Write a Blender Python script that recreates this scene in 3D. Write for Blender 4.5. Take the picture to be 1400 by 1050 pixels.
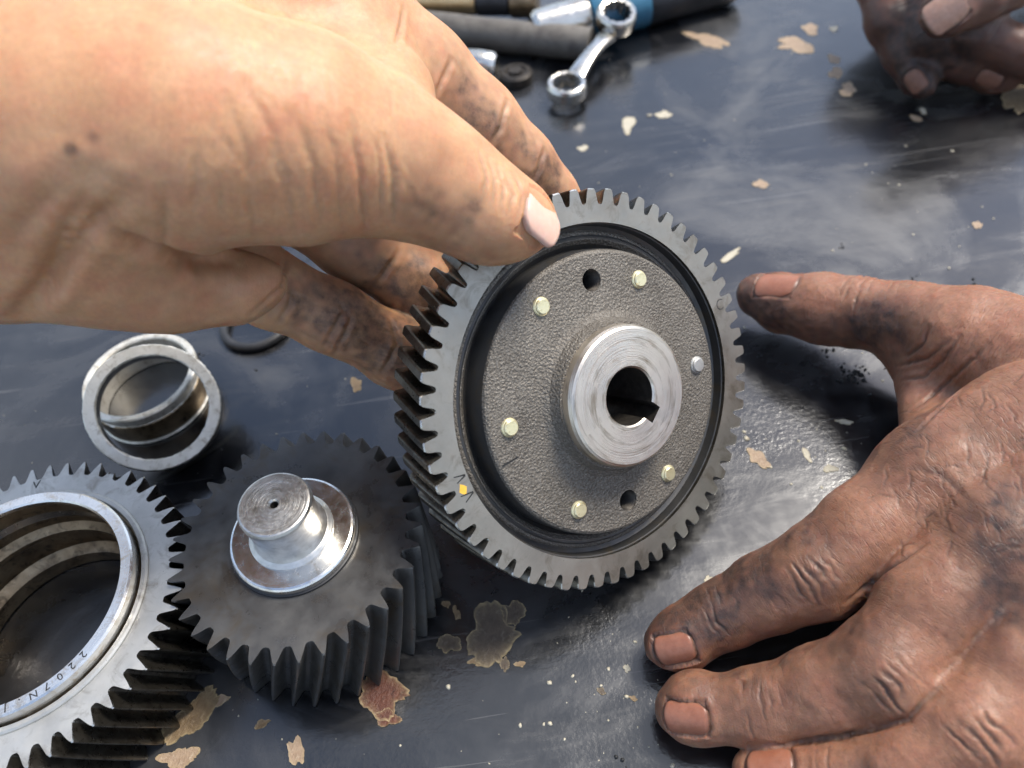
import bpy, bmesh, math, random
import numpy as np
from mathutils import Vector, Matrix
from mathutils.bvhtree import BVHTree

for o in list(bpy.data.objects):
    bpy.data.objects.remove(o, do_unlink=True)
SC = bpy.context.scene
COL = SC.collection
MM = 0.001                                     # meshes are written in millimetres, objects carry the scale

# ------------------------------------------------------------------ camera
FPX, PITCH, ROLL, CAMH = 1085.0, 0.9023643, -0.1508020, 200.0
_fw = np.array([0, math.cos(PITCH), -math.sin(PITCH)])
_up = np.array([0, math.sin(PITCH), math.cos(PITCH)])
_rt = np.array([1.0, 0, 0])
_cx = math.cos(ROLL) * _rt + math.sin(ROLL) * _up
_cy = -math.sin(ROLL) * _rt + math.cos(ROLL) * _up
EYE = np.array([0, 0, CAMH])
cam = bpy.data.cameras.new('camera')
cam.sensor_width = 36.0
cam.lens = FPX / 1400 * 36
cam.clip_start, cam.clip_end = 0.01, 20
cam.dof.use_dof = True
cam.dof.focus_distance = 0.186
cam.dof.aperture_fstop = 13.0
camo = bpy.data.objects.new('camera', cam)
COL.objects.link(camo)
camo.matrix_world = Matrix((
    (_cx[0], _cy[0], -_fw[0], 0), (_cx[1], _cy[1], -_fw[1], 0),
    (_cx[2], _cy[2], -_fw[2], CAMH * MM), (0, 0, 0, 1)))
SC.camera = camo

# ------------------------------------------------------------------ sky, sun, exposure
CLOUD_SCALE, CLOUD_SHIFT = 1.5, (3.1, 1.7, 0.0)
SUN_EL, SUN_AZ = math.radians(60), math.radians(62)      # azimuth from +Y towards +X
w = bpy.data.worlds.new('World')
SC.world = w
w.use_nodes = True
nt = w.node_tree
bg = nt.nodes['Background']
sky = nt.nodes.new('ShaderNodeTexSky')
sky.sky_type = 'NISHITA'
sky.sun_disc = False
sky.sun_elevation = SUN_EL
sky.sun_rotation = SUN_AZ
sky.air_density, sky.dust_density, sky.ozone_density = 1.0, 1.5, 1.0
# broken bright cloud over the whole sky, as the bench reflects it
def wn(kind, **kw):
    x = nt.nodes.new('ShaderNode' + kind)
    for k, v in kw.items(): setattr(x, k, v)
    return x
tc = wn('TexCoord'); sep = wn('SeparateXYZ'); nt.links.new(tc.outputs['Generated'], sep.inputs[0])
den = wn('Math', operation='ADD'); den.inputs[1].default_value = 0.25
mx = wn('Math', operation='MAXIMUM'); mx.inputs[1].default_value = 0.0
nt.links.new(sep.outputs[2], mx.inputs[0]); nt.links.new(mx.outputs[0], den.inputs[0])
cmb = wn('CombineXYZ')
for i in (0, 1):
    dv = wn('Math', operation='DIVIDE'); nt.links.new(sep.outputs[i], dv.inputs[0]); nt.links.new(den.outputs[0], dv.inputs[1]); nt.links.new(dv.outputs[0], cmb.inputs[i])
cn = wn('TexNoise'); cn.inputs['Scale'].default_value = CLOUD_SCALE; cn.inputs['Detail'].default_value = 5; cn.inputs['Roughness'].default_value = .55
cmp_ = wn('Mapping'); cmp_.inputs['Location'].default_value = CLOUD_SHIFT
nt.links.new(cmb.outputs[0], cmp_.inputs[0]); nt.links.new(cmp_.outputs[0], cn.inputs['Vector'])
cr = wn('ValToRGB'); cr.color_ramp.elements[0].position = .44; cr.color_ramp.elements[1].position = .62
nt.links.new(cn.outputs['Fac'], cr.inputs[0])
cm = wn('Mix', data_type='RGBA'); cm.inputs['B'].default_value = (4.2, 4.6, 5.4, 1)
nt.links.new(cr.outputs[0], cm.inputs['Factor']); nt.links.new(sky.outputs[0], cm.inputs['A'])
nt.links.new(cm.outputs['Result'], bg.inputs[0])
bg.inputs[1].default_value = 0.15
sun = bpy.data.lights.new('sun', 'SUN')
sun.energy = 3.0
sun.angle = math.radians(18)
sun.color = (1, 0.94, 0.85)
suno = bpy.data.objects.new('sun', sun)
COL.objects.link(suno)
_sd = Vector((math.sin(SUN_AZ) * math.cos(SUN_EL), math.cos(SUN_AZ) * math.cos(SUN_EL), math.sin(SUN_EL)))
suno.rotation_euler = _sd.to_track_quat('Z', 'Y').to_euler()
suno.location = (0, 0, 1)
SC.view_settings.view_transform = 'Standard'
SC.view_settings.look = 'None'
SC.view_settings.gamma = 1
SC.view_settings.use_curve_mapping = False
SC.view_settings.exposure = 0.74
SC.render.engine = 'CYCLES'
SC.cycles.use_denoising = True
SC.cycles.use_adaptive_sampling = True
SC.cycles.adaptive_threshold = 0.03
SC.cycles.max_bounces = 6
SC.cycles.diffuse_bounces = 3
SC.cycles.glossy_bounces = 3
SC.cycles.transmission_bounces = 1
SC.cycles.caustics_reflective = False
SC.cycles.caustics_refractive = False

# ------------------------------------------------------------------ pixel -> place helpers (photograph pixels, 1400 x 1050)
def ray(px, py):
    return (px - 700) / FPX * _cx - (py - 525) / FPX * _cy + _fw
def at_z(px, py, z):
    r = ray(px, py)
    return EYE + r * ((z - CAMH) / r[2])
def at_d(px, py, d):
    return EYE + ray(px, py) * d
def depth(p):
    return float((np.asarray(p) - EYE) @ _fw)

# ------------------------------------------------------------------ numpy noise
def _hash(i, j, k, s):
    h = (i * 374761393 + j * 668265263 + k * 2147483647 + s * 974634777) & 0x7fffffff
    h = ((h ^ (h >> 13)) * 1274126177) & 0x7fffffff
    return ((h ^ (h >> 16)) & 0xffff) / 32767.5 - 1.0
def noise3(P, s=0):
    P = np.asarray(P, float)
    f = np.floor(P).astype(np.int64)
    t = P - f
    t = t * t * (3 - 2 * t)
    i, j, k = f[:, 0], f[:, 1], f[:, 2]
    r = 0
    for a in (0, 1):
        for b in (0, 1):
            for c in (0, 1):
                wgt = (t[:, 0] if a else 1 - t[:, 0]) * (t[:, 1] if b else 1 - t[:, 1]) * (t[:, 2] if c else 1 - t[:, 2])
                r = r + wgt * _hash(i + a, j + b, k + c, s)
    return r

# ------------------------------------------------------------------ object helpers
def link(name, mesh, mat=None, parent=None, smooth=True, loc=None):
    o = bpy.data.objects.new(name, mesh)
    COL.objects.link(o)
    if mat is not None:
        mesh.materials.clear(); mesh.materials.append(mat)
    if smooth == 'auto':
        mesh.shade_auto_smooth(angle=math.radians(35)) if hasattr(mesh, 'shade_auto_smooth') else None
    elif smooth:
        mesh.polygons.foreach_set('use_smooth', [True] * len(mesh.polygons))
    if parent is not None:
        o.parent = parent
    else:
        o.scale = (MM, MM, MM)
    if loc is not None:
        o.location = [c * (MM if parent is None else 1) for c in loc]
    return o
def mesh_of(verts, faces, name='m'):
    m = bpy.data.meshes.new(name)
    m.from_pydata([tuple(map(float, v)) for v in verts], [], [tuple(map(int, f)) for f in faces])
    m.update()
    return m
def sharp(mesh, ang=35):
    """smooth shading with hard edges above an angle"""
    bm = bmesh.new(); bm.from_mesh(mesh)
    bmesh.ops.recalc_face_normals(bm, faces=bm.faces)
    a = math.radians(ang)
    for f in bm.faces: f.smooth = True
    for e in bm.edges:
        if len(e.link_faces) == 2 and e.calc_face_angle(0) > a: e.smooth = False
    bm.to_mesh(mesh); bm.free(); mesh.update()
    return mesh
def tag(o, label, cat, group=None):
    o['label'] = label; o['category'] = cat
    if group: o['group'] = group
    return o
def thing(name, label, cat, loc=(0, 0, 0), rot=None, group=None):
    o = bpy.data.objects.new(name, None)
    COL.objects.link(o)
    o.empty_display_size = 5
    if rot is None: rot = Matrix.Identity(3)
    o.matrix_world = Matrix.Translation(Vector([c * MM for c in loc])) @ rot.to_4x4() @ Matrix.Scale(MM, 4)
    return tag(o, label, cat, group)
def lathe(prof, n=128, closed=True, jit=0.0, seed=0):
    """revolve an (r, z) profile about z; closed joins the last point to the first"""
    rng = np.random.default_rng(seed)
    v, f = [], []
    m = len(prof)
    for i in range(n):
        a = 2 * math.pi * i / n
        for r, z in prof:
            rr = r + (rng.normal() * jit if jit else 0)
            v.append((rr * math.cos(a), rr * math.sin(a), z))
    for i in range(n):
        j = (i + 1) % n
        for k in range(m if closed else m - 1):
            l = (k + 1) % m
            f.append((i * m + k, j * m + k, j * m + l, i * m + l))
    me = mesh_of(v, f)
    bm = bmesh.new(); bm.from_mesh(me)
    bmesh.ops.remove_doubles(bm, verts=bm.verts, dist=1e-4)
    bmesh.ops.recalc_face_normals(bm, faces=bm.faces)
    bm.to_mesh(me); bm.free()
    return sharp(me, 20)
def tube(pts, rads, n=24, cap=True):
    """round bar through points, with its own radius at each"""
    P = [np.asarray(p, float) for p in pts]
    v, f = [], []
    up = None
    for i, p in enumerate(P):
        t = P[min(i + 1, len(P) - 1)] - P[max(i - 1, 0)]
        t = t / (np.linalg.norm(t) + 1e-9)
        if up is None:
            up = np.array([0, 0, 1.0]) if abs(t[2]) < .9 else np.array([1.0, 0, 0])
        s = np.cross(t, up); s /= np.linalg.norm(s)
        up = np.cross(s, t)
        for k in range(n):
            a = 2 * math.pi * k / n
            v.append(p + rads[i] * (math.cos(a) * s + math.sin(a) * up))
    for i in range(len(P) - 1):
        for k in range(n):
            l = (k + 1) % n
            f.append((i * n + k, i * n + l, (i + 1) * n + l, (i + 1) * n + k))
    if cap:
        f.append(tuple(range(n))[::-1]); f.append(tuple((len(P) - 1) * n + k for k in range(n)))
    return sharp(mesh_of(v, f), 40)
def boolean_cut(mesh, cutters):
    o = bpy.data.objects.new('tmp', mesh); COL.objects.link(o)
    cs = []
    for c in cutters:
        co = bpy.data.objects.new('cut', c); COL.objects.link(co); cs.append(co)
        md = o.modifiers.new('b', 'BOOLEAN'); md.operation = 'DIFFERENCE'; md.object = co; md.solver = 'EXACT'
    dg = bpy.context.evaluated_depsgraph_get()
    r = bpy.data.meshes.new_from_object(o.evaluated_get(dg))
    for x in cs + [o]: bpy.data.objects.remove(x, do_unlink=True)
    return sharp(r, 20)

# ------------------------------------------------------------------ materials
class NT:
    """small node-tree helper"""
    def __init__(s, name):
        s.m = bpy.data.materials.new(name); s.m.use_nodes = True
        s.t = s.m.node_tree; s.b = s.t.nodes['Principled BSDF']
        s.co = s.t.nodes.new('ShaderNodeTexCoord').outputs['Object']
    def n(s, kind, **kw):
        x = s.t.nodes.new('ShaderNode' + kind)
        for k, v in kw.items(): setattr(x, k, v)
        return x
    def l(s, a, b): s.t.links.new(a, b)
    def noise(s, scale, detail=4, rough=.55, co=None, dist=0.0):
        x = s.n('TexNoise'); x.inputs['Scale'].default_value = scale
        x.inputs['Detail'].default_value = detail; x.inputs['Roughness'].default_value = rough
        x.inputs['Distortion'].default_value = dist
        s.l(co or s.co, x.inputs['Vector']); return x.outputs['Fac']
    def vor(s, scale, feature='F1', co=None):
        x = s.n('TexVoronoi', feature=feature); x.inputs['Scale'].default_value = scale
        s.l(co or s.co, x.inputs['Vector']); return x.outputs['Distance']
    def ramp(s, fac, stops):
        x = s.n('ValToRGB'); r = x.color_ramp
        while len(r.elements) < len(stops): r.elements.new(.5)
        for e, (p, c) in zip(r.elements, stops):
            e.position = p; e.color = (c, c, c, 1) if not hasattr(c, '__len__') else (*c, 1)
        s.l(fac, x.inputs[0]); return x.outputs[0]
    def math(s, op, a, b=None, clamp=False):
        x = s.n('Math', operation=op, use_clamp=clamp)
        for i, q in enumerate((a, b)):
            if q is None: continue
            if isinstance(q, (int, float)): x.inputs[i].default_value = q
            else: s.l(q, x.inputs[i])
        return x.outputs[0]
    def mix(s, fac, a, b, blend='MIX'):
        x = s.n('Mix', data_type='RGBA', blend_type=blend)
        for sock, q in ((x.inputs['Factor'], fac), (x.inputs['A'], a), (x.inputs['B'], b)):
            if isinstance(q, (int, float)): sock.default_value = q
            elif isinstance(q, tuple): sock.default_value = (*q, 1)
            else: s.l(q, sock)
        return x.outputs['Result']
    def attr(s, name):
        x = s.n('Attribute', attribute_name=name); return x.outputs['Fac']
    def scaled(s, sc, co=None):
        x = s.n('Mapping'); x.inputs['Scale'].default_value = sc
        s.l(co or s.co, x.inputs['Vector']); return x.outputs[0]
    def polar(s):
        """(radius, radius*angle/..., z) coordinates about the object's z axis for turned marks"""
        sp = s.n('SeparateXYZ'); s.l(s.co, sp.inputs[0])
        r = s.math('SQRT', s.math('ADD', s.math('MULTIPLY', sp.outputs[0], sp.outputs[0]), s.math('MULTIPLY', sp.outputs[1], sp.outputs[1])))
        a = s.math('ARCTAN2', sp.outputs[1], sp.outputs[0])
        c = s.n('CombineXYZ'); s.l(r, c.inputs[0]); s.l(a, c.inputs[1]); s.l(sp.outputs[2], c.inputs[2])
        return c.outputs[0]
    def bump(s, h, dist, strength=1.0, prev=None):
        x = s.n('Bump'); x.inputs['Distance'].default_value = dist; x.inputs['Strength'].default_value = strength
        s.l(h, x.inputs['Height'])
        if prev is not None: s.l(prev, x.inputs['Normal'])
        return x.outputs[0]
    def done(s, col=None, rough=None, metal=None, normal=None, **kw):
        for nm, q in (('Base Color', col), ('Roughness', rough), ('Metallic', metal), ('Normal', normal)):
            if q is None: continue
            k = s.b.inputs[nm]
            if isinstance(q, (int, float)): k.default_value = q
            elif isinstance(q, tuple): k.default_value = (*q, 1)
            else: s.l(q, k)
        for k, q in kw.items():
            s.b.inputs[k.replace('_', ' ')].default_value = q
        return s.m

def mat_metal(name, c1, c2, rough=(.25, .45), metal=1.0, scale=.12, grain=.0, stain=None, pits=0.0, turned=0.0):
    t = NT(name)
    f = t.noise(scale, 5, .6)
    col = t.mix(t.ramp(f, [(.32, 0), (.68, 1)]), c1, c2)
    if stain:
        g = t.ramp(t.noise(1.0, 4, .65, t.scaled((.5, .9, .3), t.polar()), .3) if turned > 2 else t.noise(scale * 1.7, 5, .7, dist=.6), [(.52, 0), (.7, 1)])
        col = t.mix(g, col, stain)
    if pits:
        pm = t.ramp(t.noise(1.6, 3, .6), [(.70, 0), (.76, 1)])
        col = t.mix(t.math('MULTIPLY', pm, pits), col, (.02, .018, .015))
    r = t.ramp(t.noise(scale * 3, 5, .65), [(.3, rough[0]), (.7, rough[1])])
    nb = t.bump(t.noise(.9, 3, .6), 0.00001 + grain * .0006, .6)
    if turned:
        pc = t.scaled((5.5, .25, .3), t.polar())
        nb = t.bump(t.noise(1.0, 3, .6, pc), 0.00003 * turned, .8, nb)
    return t.done(col, r, metal, nb)

M = {}
M['gear_grey'] = mat_metal('gear_grey', (.27, .25, .215), (.36, .335, .29), (.34, .54), .8, .09, .02, (.19, .165, .13), .5)
M['teeth_shade_painted'] = mat_metal('teeth_shade_painted', (.085, .075, .06), (.17, .155, .13), (.22, .42), .9, .2, .02, (.05, .042, .033), .3)
M['gear_black'] = mat_metal('gear_black', (.07, .069, .068), (.14, .135, .125), (.22, .52), .65, .05, .015, (.095, .078, .058), .5)
M['gear_light'] = mat_metal('gear_light', (.43, .42, .39), (.56, .55, .515), (.44, .6), .8, .10, .03, (.30, .28, .245), 1.0)
M['bright'] = mat_metal('bright', (.72, .70, .67), (.84, .83, .80), (.16, .30), 1.0, .16, .0, (.58, .50, .40), .3, 1.0)
M['turned_end'] = mat_metal('turned_end', (.52, .51, .48), (.68, .67, .64), (.30, .45), 1.0, .4, .03, (.36, .34, .30), .8, 3.0)
M['worn_edge'] = mat_metal('worn_edge', (.42, .40, .36), (.62, .60, .55), (.2, .4), 1.0, .5, .01, (.2, .17, .13), .4)
M['scuffed'] = mat_metal('scuffed', (.66, .62, .53), (.80, .76, .67), (.42, .6), .75, .22, .03, (.42, .36, .27), .8)
M['hub_face'] = mat_metal('hub_face', (.66, .59, .50), (.78, .71, .61), (.30, .46), 1.0, .11, .01, (.33, .27, .20), .6, 4.0)
M['groove'] = mat_metal('groove', (.055, .056, .058), (.085, .082, .078), (.30, .5), .6, .1, .01, (.09, .075, .055), .2)
M['race_worn'] = mat_metal('race_worn', (.19, .135, .08), (.36, .275, .17), (.25, .5), .9, .2, .03, (.06, .045, .03), .6)
M['zinc'] = mat_metal('zinc', (.72, .63, .36), (.82, .75, .50), (.26, .42), .7, .5, .01, (.5, .42, .22), .3)
M['chrome'] = mat_metal('chrome', (.60, .57, .51), (.74, .71, .65), (.14, .3), 1.0, .1, .0, (.45, .38, .27), .5)
M['rubber'] = mat_metal('rubber', (.012, .012, .013), (.03, .03, .032), (.38, .55), 0.0, .2, .02)
M['hose'] = mat_metal('hose', (.085, .075, .062), (.14, .125, .105), (.5, .7), 0.0, .1, .04, (.06, .05, .045))
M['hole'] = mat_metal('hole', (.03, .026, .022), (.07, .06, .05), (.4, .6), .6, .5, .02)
M['blue'] = mat_metal('blue', (.03, .12, .20), (.05, .18, .28), (.3, .45), 0.0, .1)
M['brass'] = mat_metal('brass', (.62, .42, .20), (.75, .55, .30), (.25, .4), .8, .15)
M['ink'] = mat_metal('ink', (.015, .015, .015), (.04, .038, .035), (.5, .6), .3, .5)
M['yellow_paint'] = mat_metal('yellow_paint', (.75, .42, .04), (.85, .5, .08), (.5, .6), 0, .5)

def mat_cast():
    t = NT('cast_iron')
    f = t.noise(.11, 5, .6)
    col = t.mix(t.ramp(f, [(.3, 0), (.7, 1)]), (.095, .082, .066), (.155, .137, .113))
    g1 = t.noise(1.9, 3, .55); g2 = t.vor(1.7)
    col = t.mix(t.ramp(g1, [(.45, 0), (.75, .8)]), col, (.25, .228, .195))
    h = t.math('ADD', t.math('MULTIPLY', g1, .8), t.math('MULTIPLY', g2, -.5))
    return t.done(col, t.ramp(t.noise(.5, 4), [(.3, .42), (.7, .6)]), .3, t.bump(h, .0005, .9))
M['cast_iron'] = mat_cast()

def mat_table():
    t = NT('black_painted_sheet')
    big = t.noise(.011, 4, .6, dist=.8)
    sky_sheen_tint = t.ramp(t.noise(.014, 7, .62, dist=1.0), [(.47, 0), (.66, 1)])
    wipe = t.n('Mapping'); wipe.inputs['Rotation'].default_value = (0, 0, .6); wipe.inputs['Scale'].default_value = (.02, .11, 1)
    t.l(t.co, wipe.inputs['Vector'])
    smear = t.ramp(t.noise(1.0, 6, .7, wipe.outputs[0], .6), [(.50, 0), (.70, 1)])
    fine = t.ramp(t.noise(.8, 4, .65), [(.58, 0), (.75, 1)])
    col = t.mix(t.math('MULTIPLY', sky_sheen_tint, .48), (.0055, .006, .0075), (.066, .067, .070))  # black lightened in blotches to paint the sky's pale reflection on the sheet
    col = t.mix(t.math('MULTIPLY', smear, .16), col, (.085, .080, .074))
    col = t.mix(t.math('MULTIPLY', fine, .12), col, (.085, .08, .074))
    # hair scratches in three directions
    sc = None
    for k, (rot, sx) in enumerate(((.35, 1.0), (1.5, .8), (-.7, 1.2))):
        m = t.n('Mapping'); m.inputs['Rotation'].default_value = (0, 0, rot); m.inputs['Scale'].default_value = (.012 * sx, .55 * sx, 1); m.inputs['Location'].default_value = (k * 7.3, k * 3.1, 0)
        t.l(t.co, m.inputs['Vector'])
        q = t.ramp(t.noise(1.0, 1, .5, m.outputs[0], .15), [(.735, 0), (.75, 1)])
        sc = q if sc is None else t.math('MAXIMUM', sc, q)
    col = t.mix(t.math('MULTIPLY', sc, .30), col, (.13, .125, .12))
    r = t.math('ADD', t.ramp(big, [(.35, .13), (.65, .26)]), t.math('MULTIPLY', sky_sheen_tint, .22))
    r = t.math('ADD', r, t.math('MULTIPLY', smear, .10))
    peel = t.math('MULTIPLY', t.noise(.75, 3, .6), t.ramp(t.noise(.018, 3), [(.42, .05), (.6, 1)]))
    nb = t.bump(peel, .0002, .6)
    nb = t.bump(t.noise(.05, 3, .5), .0007, .4, nb)
    return t.done(col, r, 0.0, nb, Specular_IOR_Level=.75, Coat_Weight=.5, Coat_Roughness=.15)
M['table'] = mat_table()

def mat_patch(name, c1, c2, c3):
    t = NT(name)
    col = t.mix(t.ramp(t.noise(.35, 6, .7), [(.35, 0), (.65, 1)]), c1, c2)
    col = t.mix(t.ramp(t.noise(.55, 5, .7, dist=.5), [(.55, 0), (.68, 1)]), col, c3)
    e = t.attr('edge')
    col = t.mix(t.math('MULTIPLY', e, .75), col, (.40, .31, .16))
    return t.done(col, .55, 0, t.bump(t.noise(.9, 4, .65), .0005, .7))
M['patch_tan'] = mat_patch('patch_tan', (.20, .135, .07), (.12, .075, .036), (.26, .19, .11))
M['patch_grey'] = mat_patch('patch_grey', (.085, .062, .04), (.05, .034, .022), (.12, .098, .07))
M['patch_rust'] = mat_patch('patch_rust', (.065, .017, .008), (.10, .03, .013), (.04, .014, .008))
M['patch_pale'] = mat_patch('patch_pale', (.33, .235, .155), (.24, .16, .10), (.40, .31, .22))
M['speck'] = mat_patch('speck', (.40, .36, .27), (.48, .44, .34), (.28, .24, .18))
M['crumb'] = mat_metal('crumb', (.008, .008, .009), (.02, .02, .02), (.5, .8), 0, .8)

def mat_skin(name, base, light, red, grime, sss=.0022, cell=1.0, bumpk=1.0, rough=.46):
    t = NT(name)
    f = t.ramp(t.noise(.07, 5, .6), [(.3, 0), (.7, 1)])
    col = t.mix(f, base, light)
    col = t.mix(t.math('MULTIPLY', t.ramp(t.noise(.16, 4, .6), [(.44, 0), (.70, 1)]), .65), col, red)
    blot = t.ramp(t.noise(.9, 4, .65), [(.35, 1 - .14 * bumpk), (.65, 1 + .06 * bumpk)])
    col = t.mix(1.0, col, blot, 'MULTIPLY')
    # skin lines
    wco = t.n('VectorMath', operation='ADD')
    nz = t.n('TexNoise'); nz.inputs['Scale'].default_value = .35; nz.inputs['Detail'].default_value = 2
    t.l(t.co, nz.inputs['Vector'])
    sc = t.n('VectorMath', operation='SCALE'); sc.inputs['Scale'].default_value = 2.2
    t.l(nz.outputs['Color'], sc.inputs[0]); t.l(t.co, wco.inputs[0]); t.l(sc.outputs[0], wco.inputs[1])
    fa = t.n('Attribute', attribute_name='fco').outputs['Vector']
    nA = t.noise(1.0, 2, .5, t.scaled((.95 * cell, .16 * cell, .16 * cell), fa), .25)
    v1 = t.ramp(t.math('ABSOLUTE', t.math('SUBTRACT', nA, .5)), [(0, 0), (.035, 1)])
    v2 = t.ramp(t.vor(1.25 * cell, 'DISTANCE_TO_EDGE', wco.outputs[0]), [(0, 0), (.22, 1)])
    amt = t.ramp(t.noise(.05, 3), [(.35, .35), (.65, 1)])
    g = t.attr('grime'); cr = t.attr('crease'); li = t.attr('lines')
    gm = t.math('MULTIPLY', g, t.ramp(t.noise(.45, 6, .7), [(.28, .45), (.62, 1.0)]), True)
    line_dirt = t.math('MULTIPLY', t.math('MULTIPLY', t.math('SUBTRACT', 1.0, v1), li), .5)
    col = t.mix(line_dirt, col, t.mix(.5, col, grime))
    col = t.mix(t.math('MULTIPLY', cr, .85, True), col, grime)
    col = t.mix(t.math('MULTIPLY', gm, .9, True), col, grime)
    pores = t.noise(2.6, 3, .6)
    nb = t.bump(v1, .00013 * bumpk, .5)
    t.l(t.math('MULTIPLY', t.math('MULTIPLY', amt, li), .9), nb.node.inputs['Strength'])
    nb = t.bump(v2, .00004 * bumpk, .4, nb)
    nb = t.bump(pores, .00012 * bumpk, .35, nb)
    r = t.ramp(t.noise(.6, 4), [(.3, rough - .05), (.7, rough + .10)])
    t.b.subsurface_method = 'RANDOM_WALK'
    return t.done(col, r, 0, nb, Subsurface_Weight=.75, Subsurface_Radius=(1, .38, .2), Subsurface_Scale=sss, Specular_IOR_Level=.42)
M['skin_clean'] = mat_skin('skin_clean', (.53, .275, .14), (.62, .36, .20), (.55, .235, .13), (.085, .05, .035), .0026, .8, .7, .48)
M['skin_grimy'] = mat_skin('skin_grimy', (.275, .128, .073), (.355, .178, .108), (.29, .118, .072), (.026, .019, .018), .0018, 1.0, 1.3, .42)
M['skin_dark'] = mat_skin('skin_dark', (.12, .06, .04), (.17, .085, .055), (.16, .07, .048), (.014, .011, .010), .0014, .9, 1.0, .42)
def mat_nail(name, c1, c2, dirt=1.0):
    t = NT(name)
    col = t.mix(t.ramp(t.noise(.3, 4), [(.3, 0), (.7, 1)]), c1, c2)
    ed = t.math('MULTIPLY', t.attr('edge'), t.ramp(t.noise(.5, 4, .7), [(.3, .5 * dirt), (.6, dirt)]))
    col = t.mix(t.math('MULTIPLY', t.ramp(t.noise(.7, 5, .7), [(.45, 0), (.75, .5)]), dirt), col, tuple(c * .6 for c in c1))
    col = t.mix(ed, col, (.05, .032, .024))
    return t.done(col, t.ramp(t.noise(.8, 3), [(.3, .30), (.7, .48)]), 0, t.bump(t.noise(1.6, 3, .6), .00010, .6), Subsurface_Weight=.5, Subsurface_Radius=(1, .45, .3), Subsurface_Scale=.0012)
M['nail_clean'] = mat_nail('nail_clean', (.68, .43, .33), (.74, .50, .40), .35)
M['nail_grimy'] = mat_nail('nail_grimy', (.30, .115, .066), (.36, .155, .095))
M['nail_far'] = mat_nail('nail_far', (.46, .27, .19), (.54, .33, .24))
M['nail_dark'] = mat_nail('nail_dark', (.20, .095, .06), (.26, .13, .085))

# ------------------------------------------------------------------ table
def make_table():
    bm = bmesh.new()
    bmesh.ops.create_cube(bm, size=1)
    for v in bm.verts:
        v.co = (v.co.x * 1500, v.co.y * 1300 + 350, v.co.z * 24 - 12)
    me = bpy.data.meshes.new('table'); bm.to_mesh(me); bm.free()
    o = link('table_top', me, M['table'], None, False)
    o['kind'] = 'structure'
    o['label'] = 'black oily painted sheet of the workbench with chipped paint'
    return o
TABLE = make_table()

def blob_outline(n, rng, rough=.28):
    ph = rng.uniform(0, 6.28, 6); am = rng.uniform(.3, 1, 6) * rough / np.array([1, 1.3, 1.8, 2.4, 3.2, 4.2])
    a = np.linspace(0, 2 * np.pi, n, endpoint=False)
    r = 1 + sum(am[k] * np.cos((k + 2) * a + ph[k]) for k in range(6)) + rng.normal(0, .045, n) * (1 + .6 * np.sin(a * 5 + ph[0]))
    return a, r
def patch(px, py, wpx, hpx, rot, mat, seed, h=.16, rough=.3):
    """a flake / peeled island of old paint lying on the sheet, seen size given in photograph pixels"""
    rng = np.random.default_rng(seed)
    c = at_z(px, py, 0)
    ca, sa = math.cos(rot), math.sin(rot)
    n = 60
    a, r = blob_outline(n, rng, rough * .8)
    r = r * .92
    loops = []
    for k, (s, z) in enumerate(((1.0, .004), (.985, h), (.86, h * .8), (.5, h * .75))):
        L = []
        for i in range(n):
            x, y = s * r[i] * math.cos(a[i]) * wpx / 2, s * r[i] * math.sin(a[i]) * hpx / 2
            L.append(at_z(px + ca * x - sa * y, py + sa * x + ca * y, 0) - c + np.array([0, 0, z]))
        loops.append(L)
    v = [p for L in loops for p in L] + [np.array([0, 0, h * .75])]
    f = []
    for k in range(3):
        for i in range(n):
            j = (i + 1) % n
            f.append((k * n + i, k * n + j, (k + 1) * n + j, (k + 1) * n + i))
    for i in range(n): f.append((3 * n + i, 3 * n + (i + 1) % n, 4 * n))
    me = mesh_of(v, f); sharp(me, 60)
    at = me.attributes.new('edge', 'FLOAT', 'POINT')
    rn = rng.uniform(.3, 1, n)
    at.data.foreach_set('value', np.array([x for k in range(4) for x in ((rn * (1.0 if k < 2 else .2 if k == 2 else 0)).tolist())] + [0.0], dtype=np.float32))
    return link('peeled_paint_patch', me, M[mat], TABLE, 'keep', c)
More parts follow.
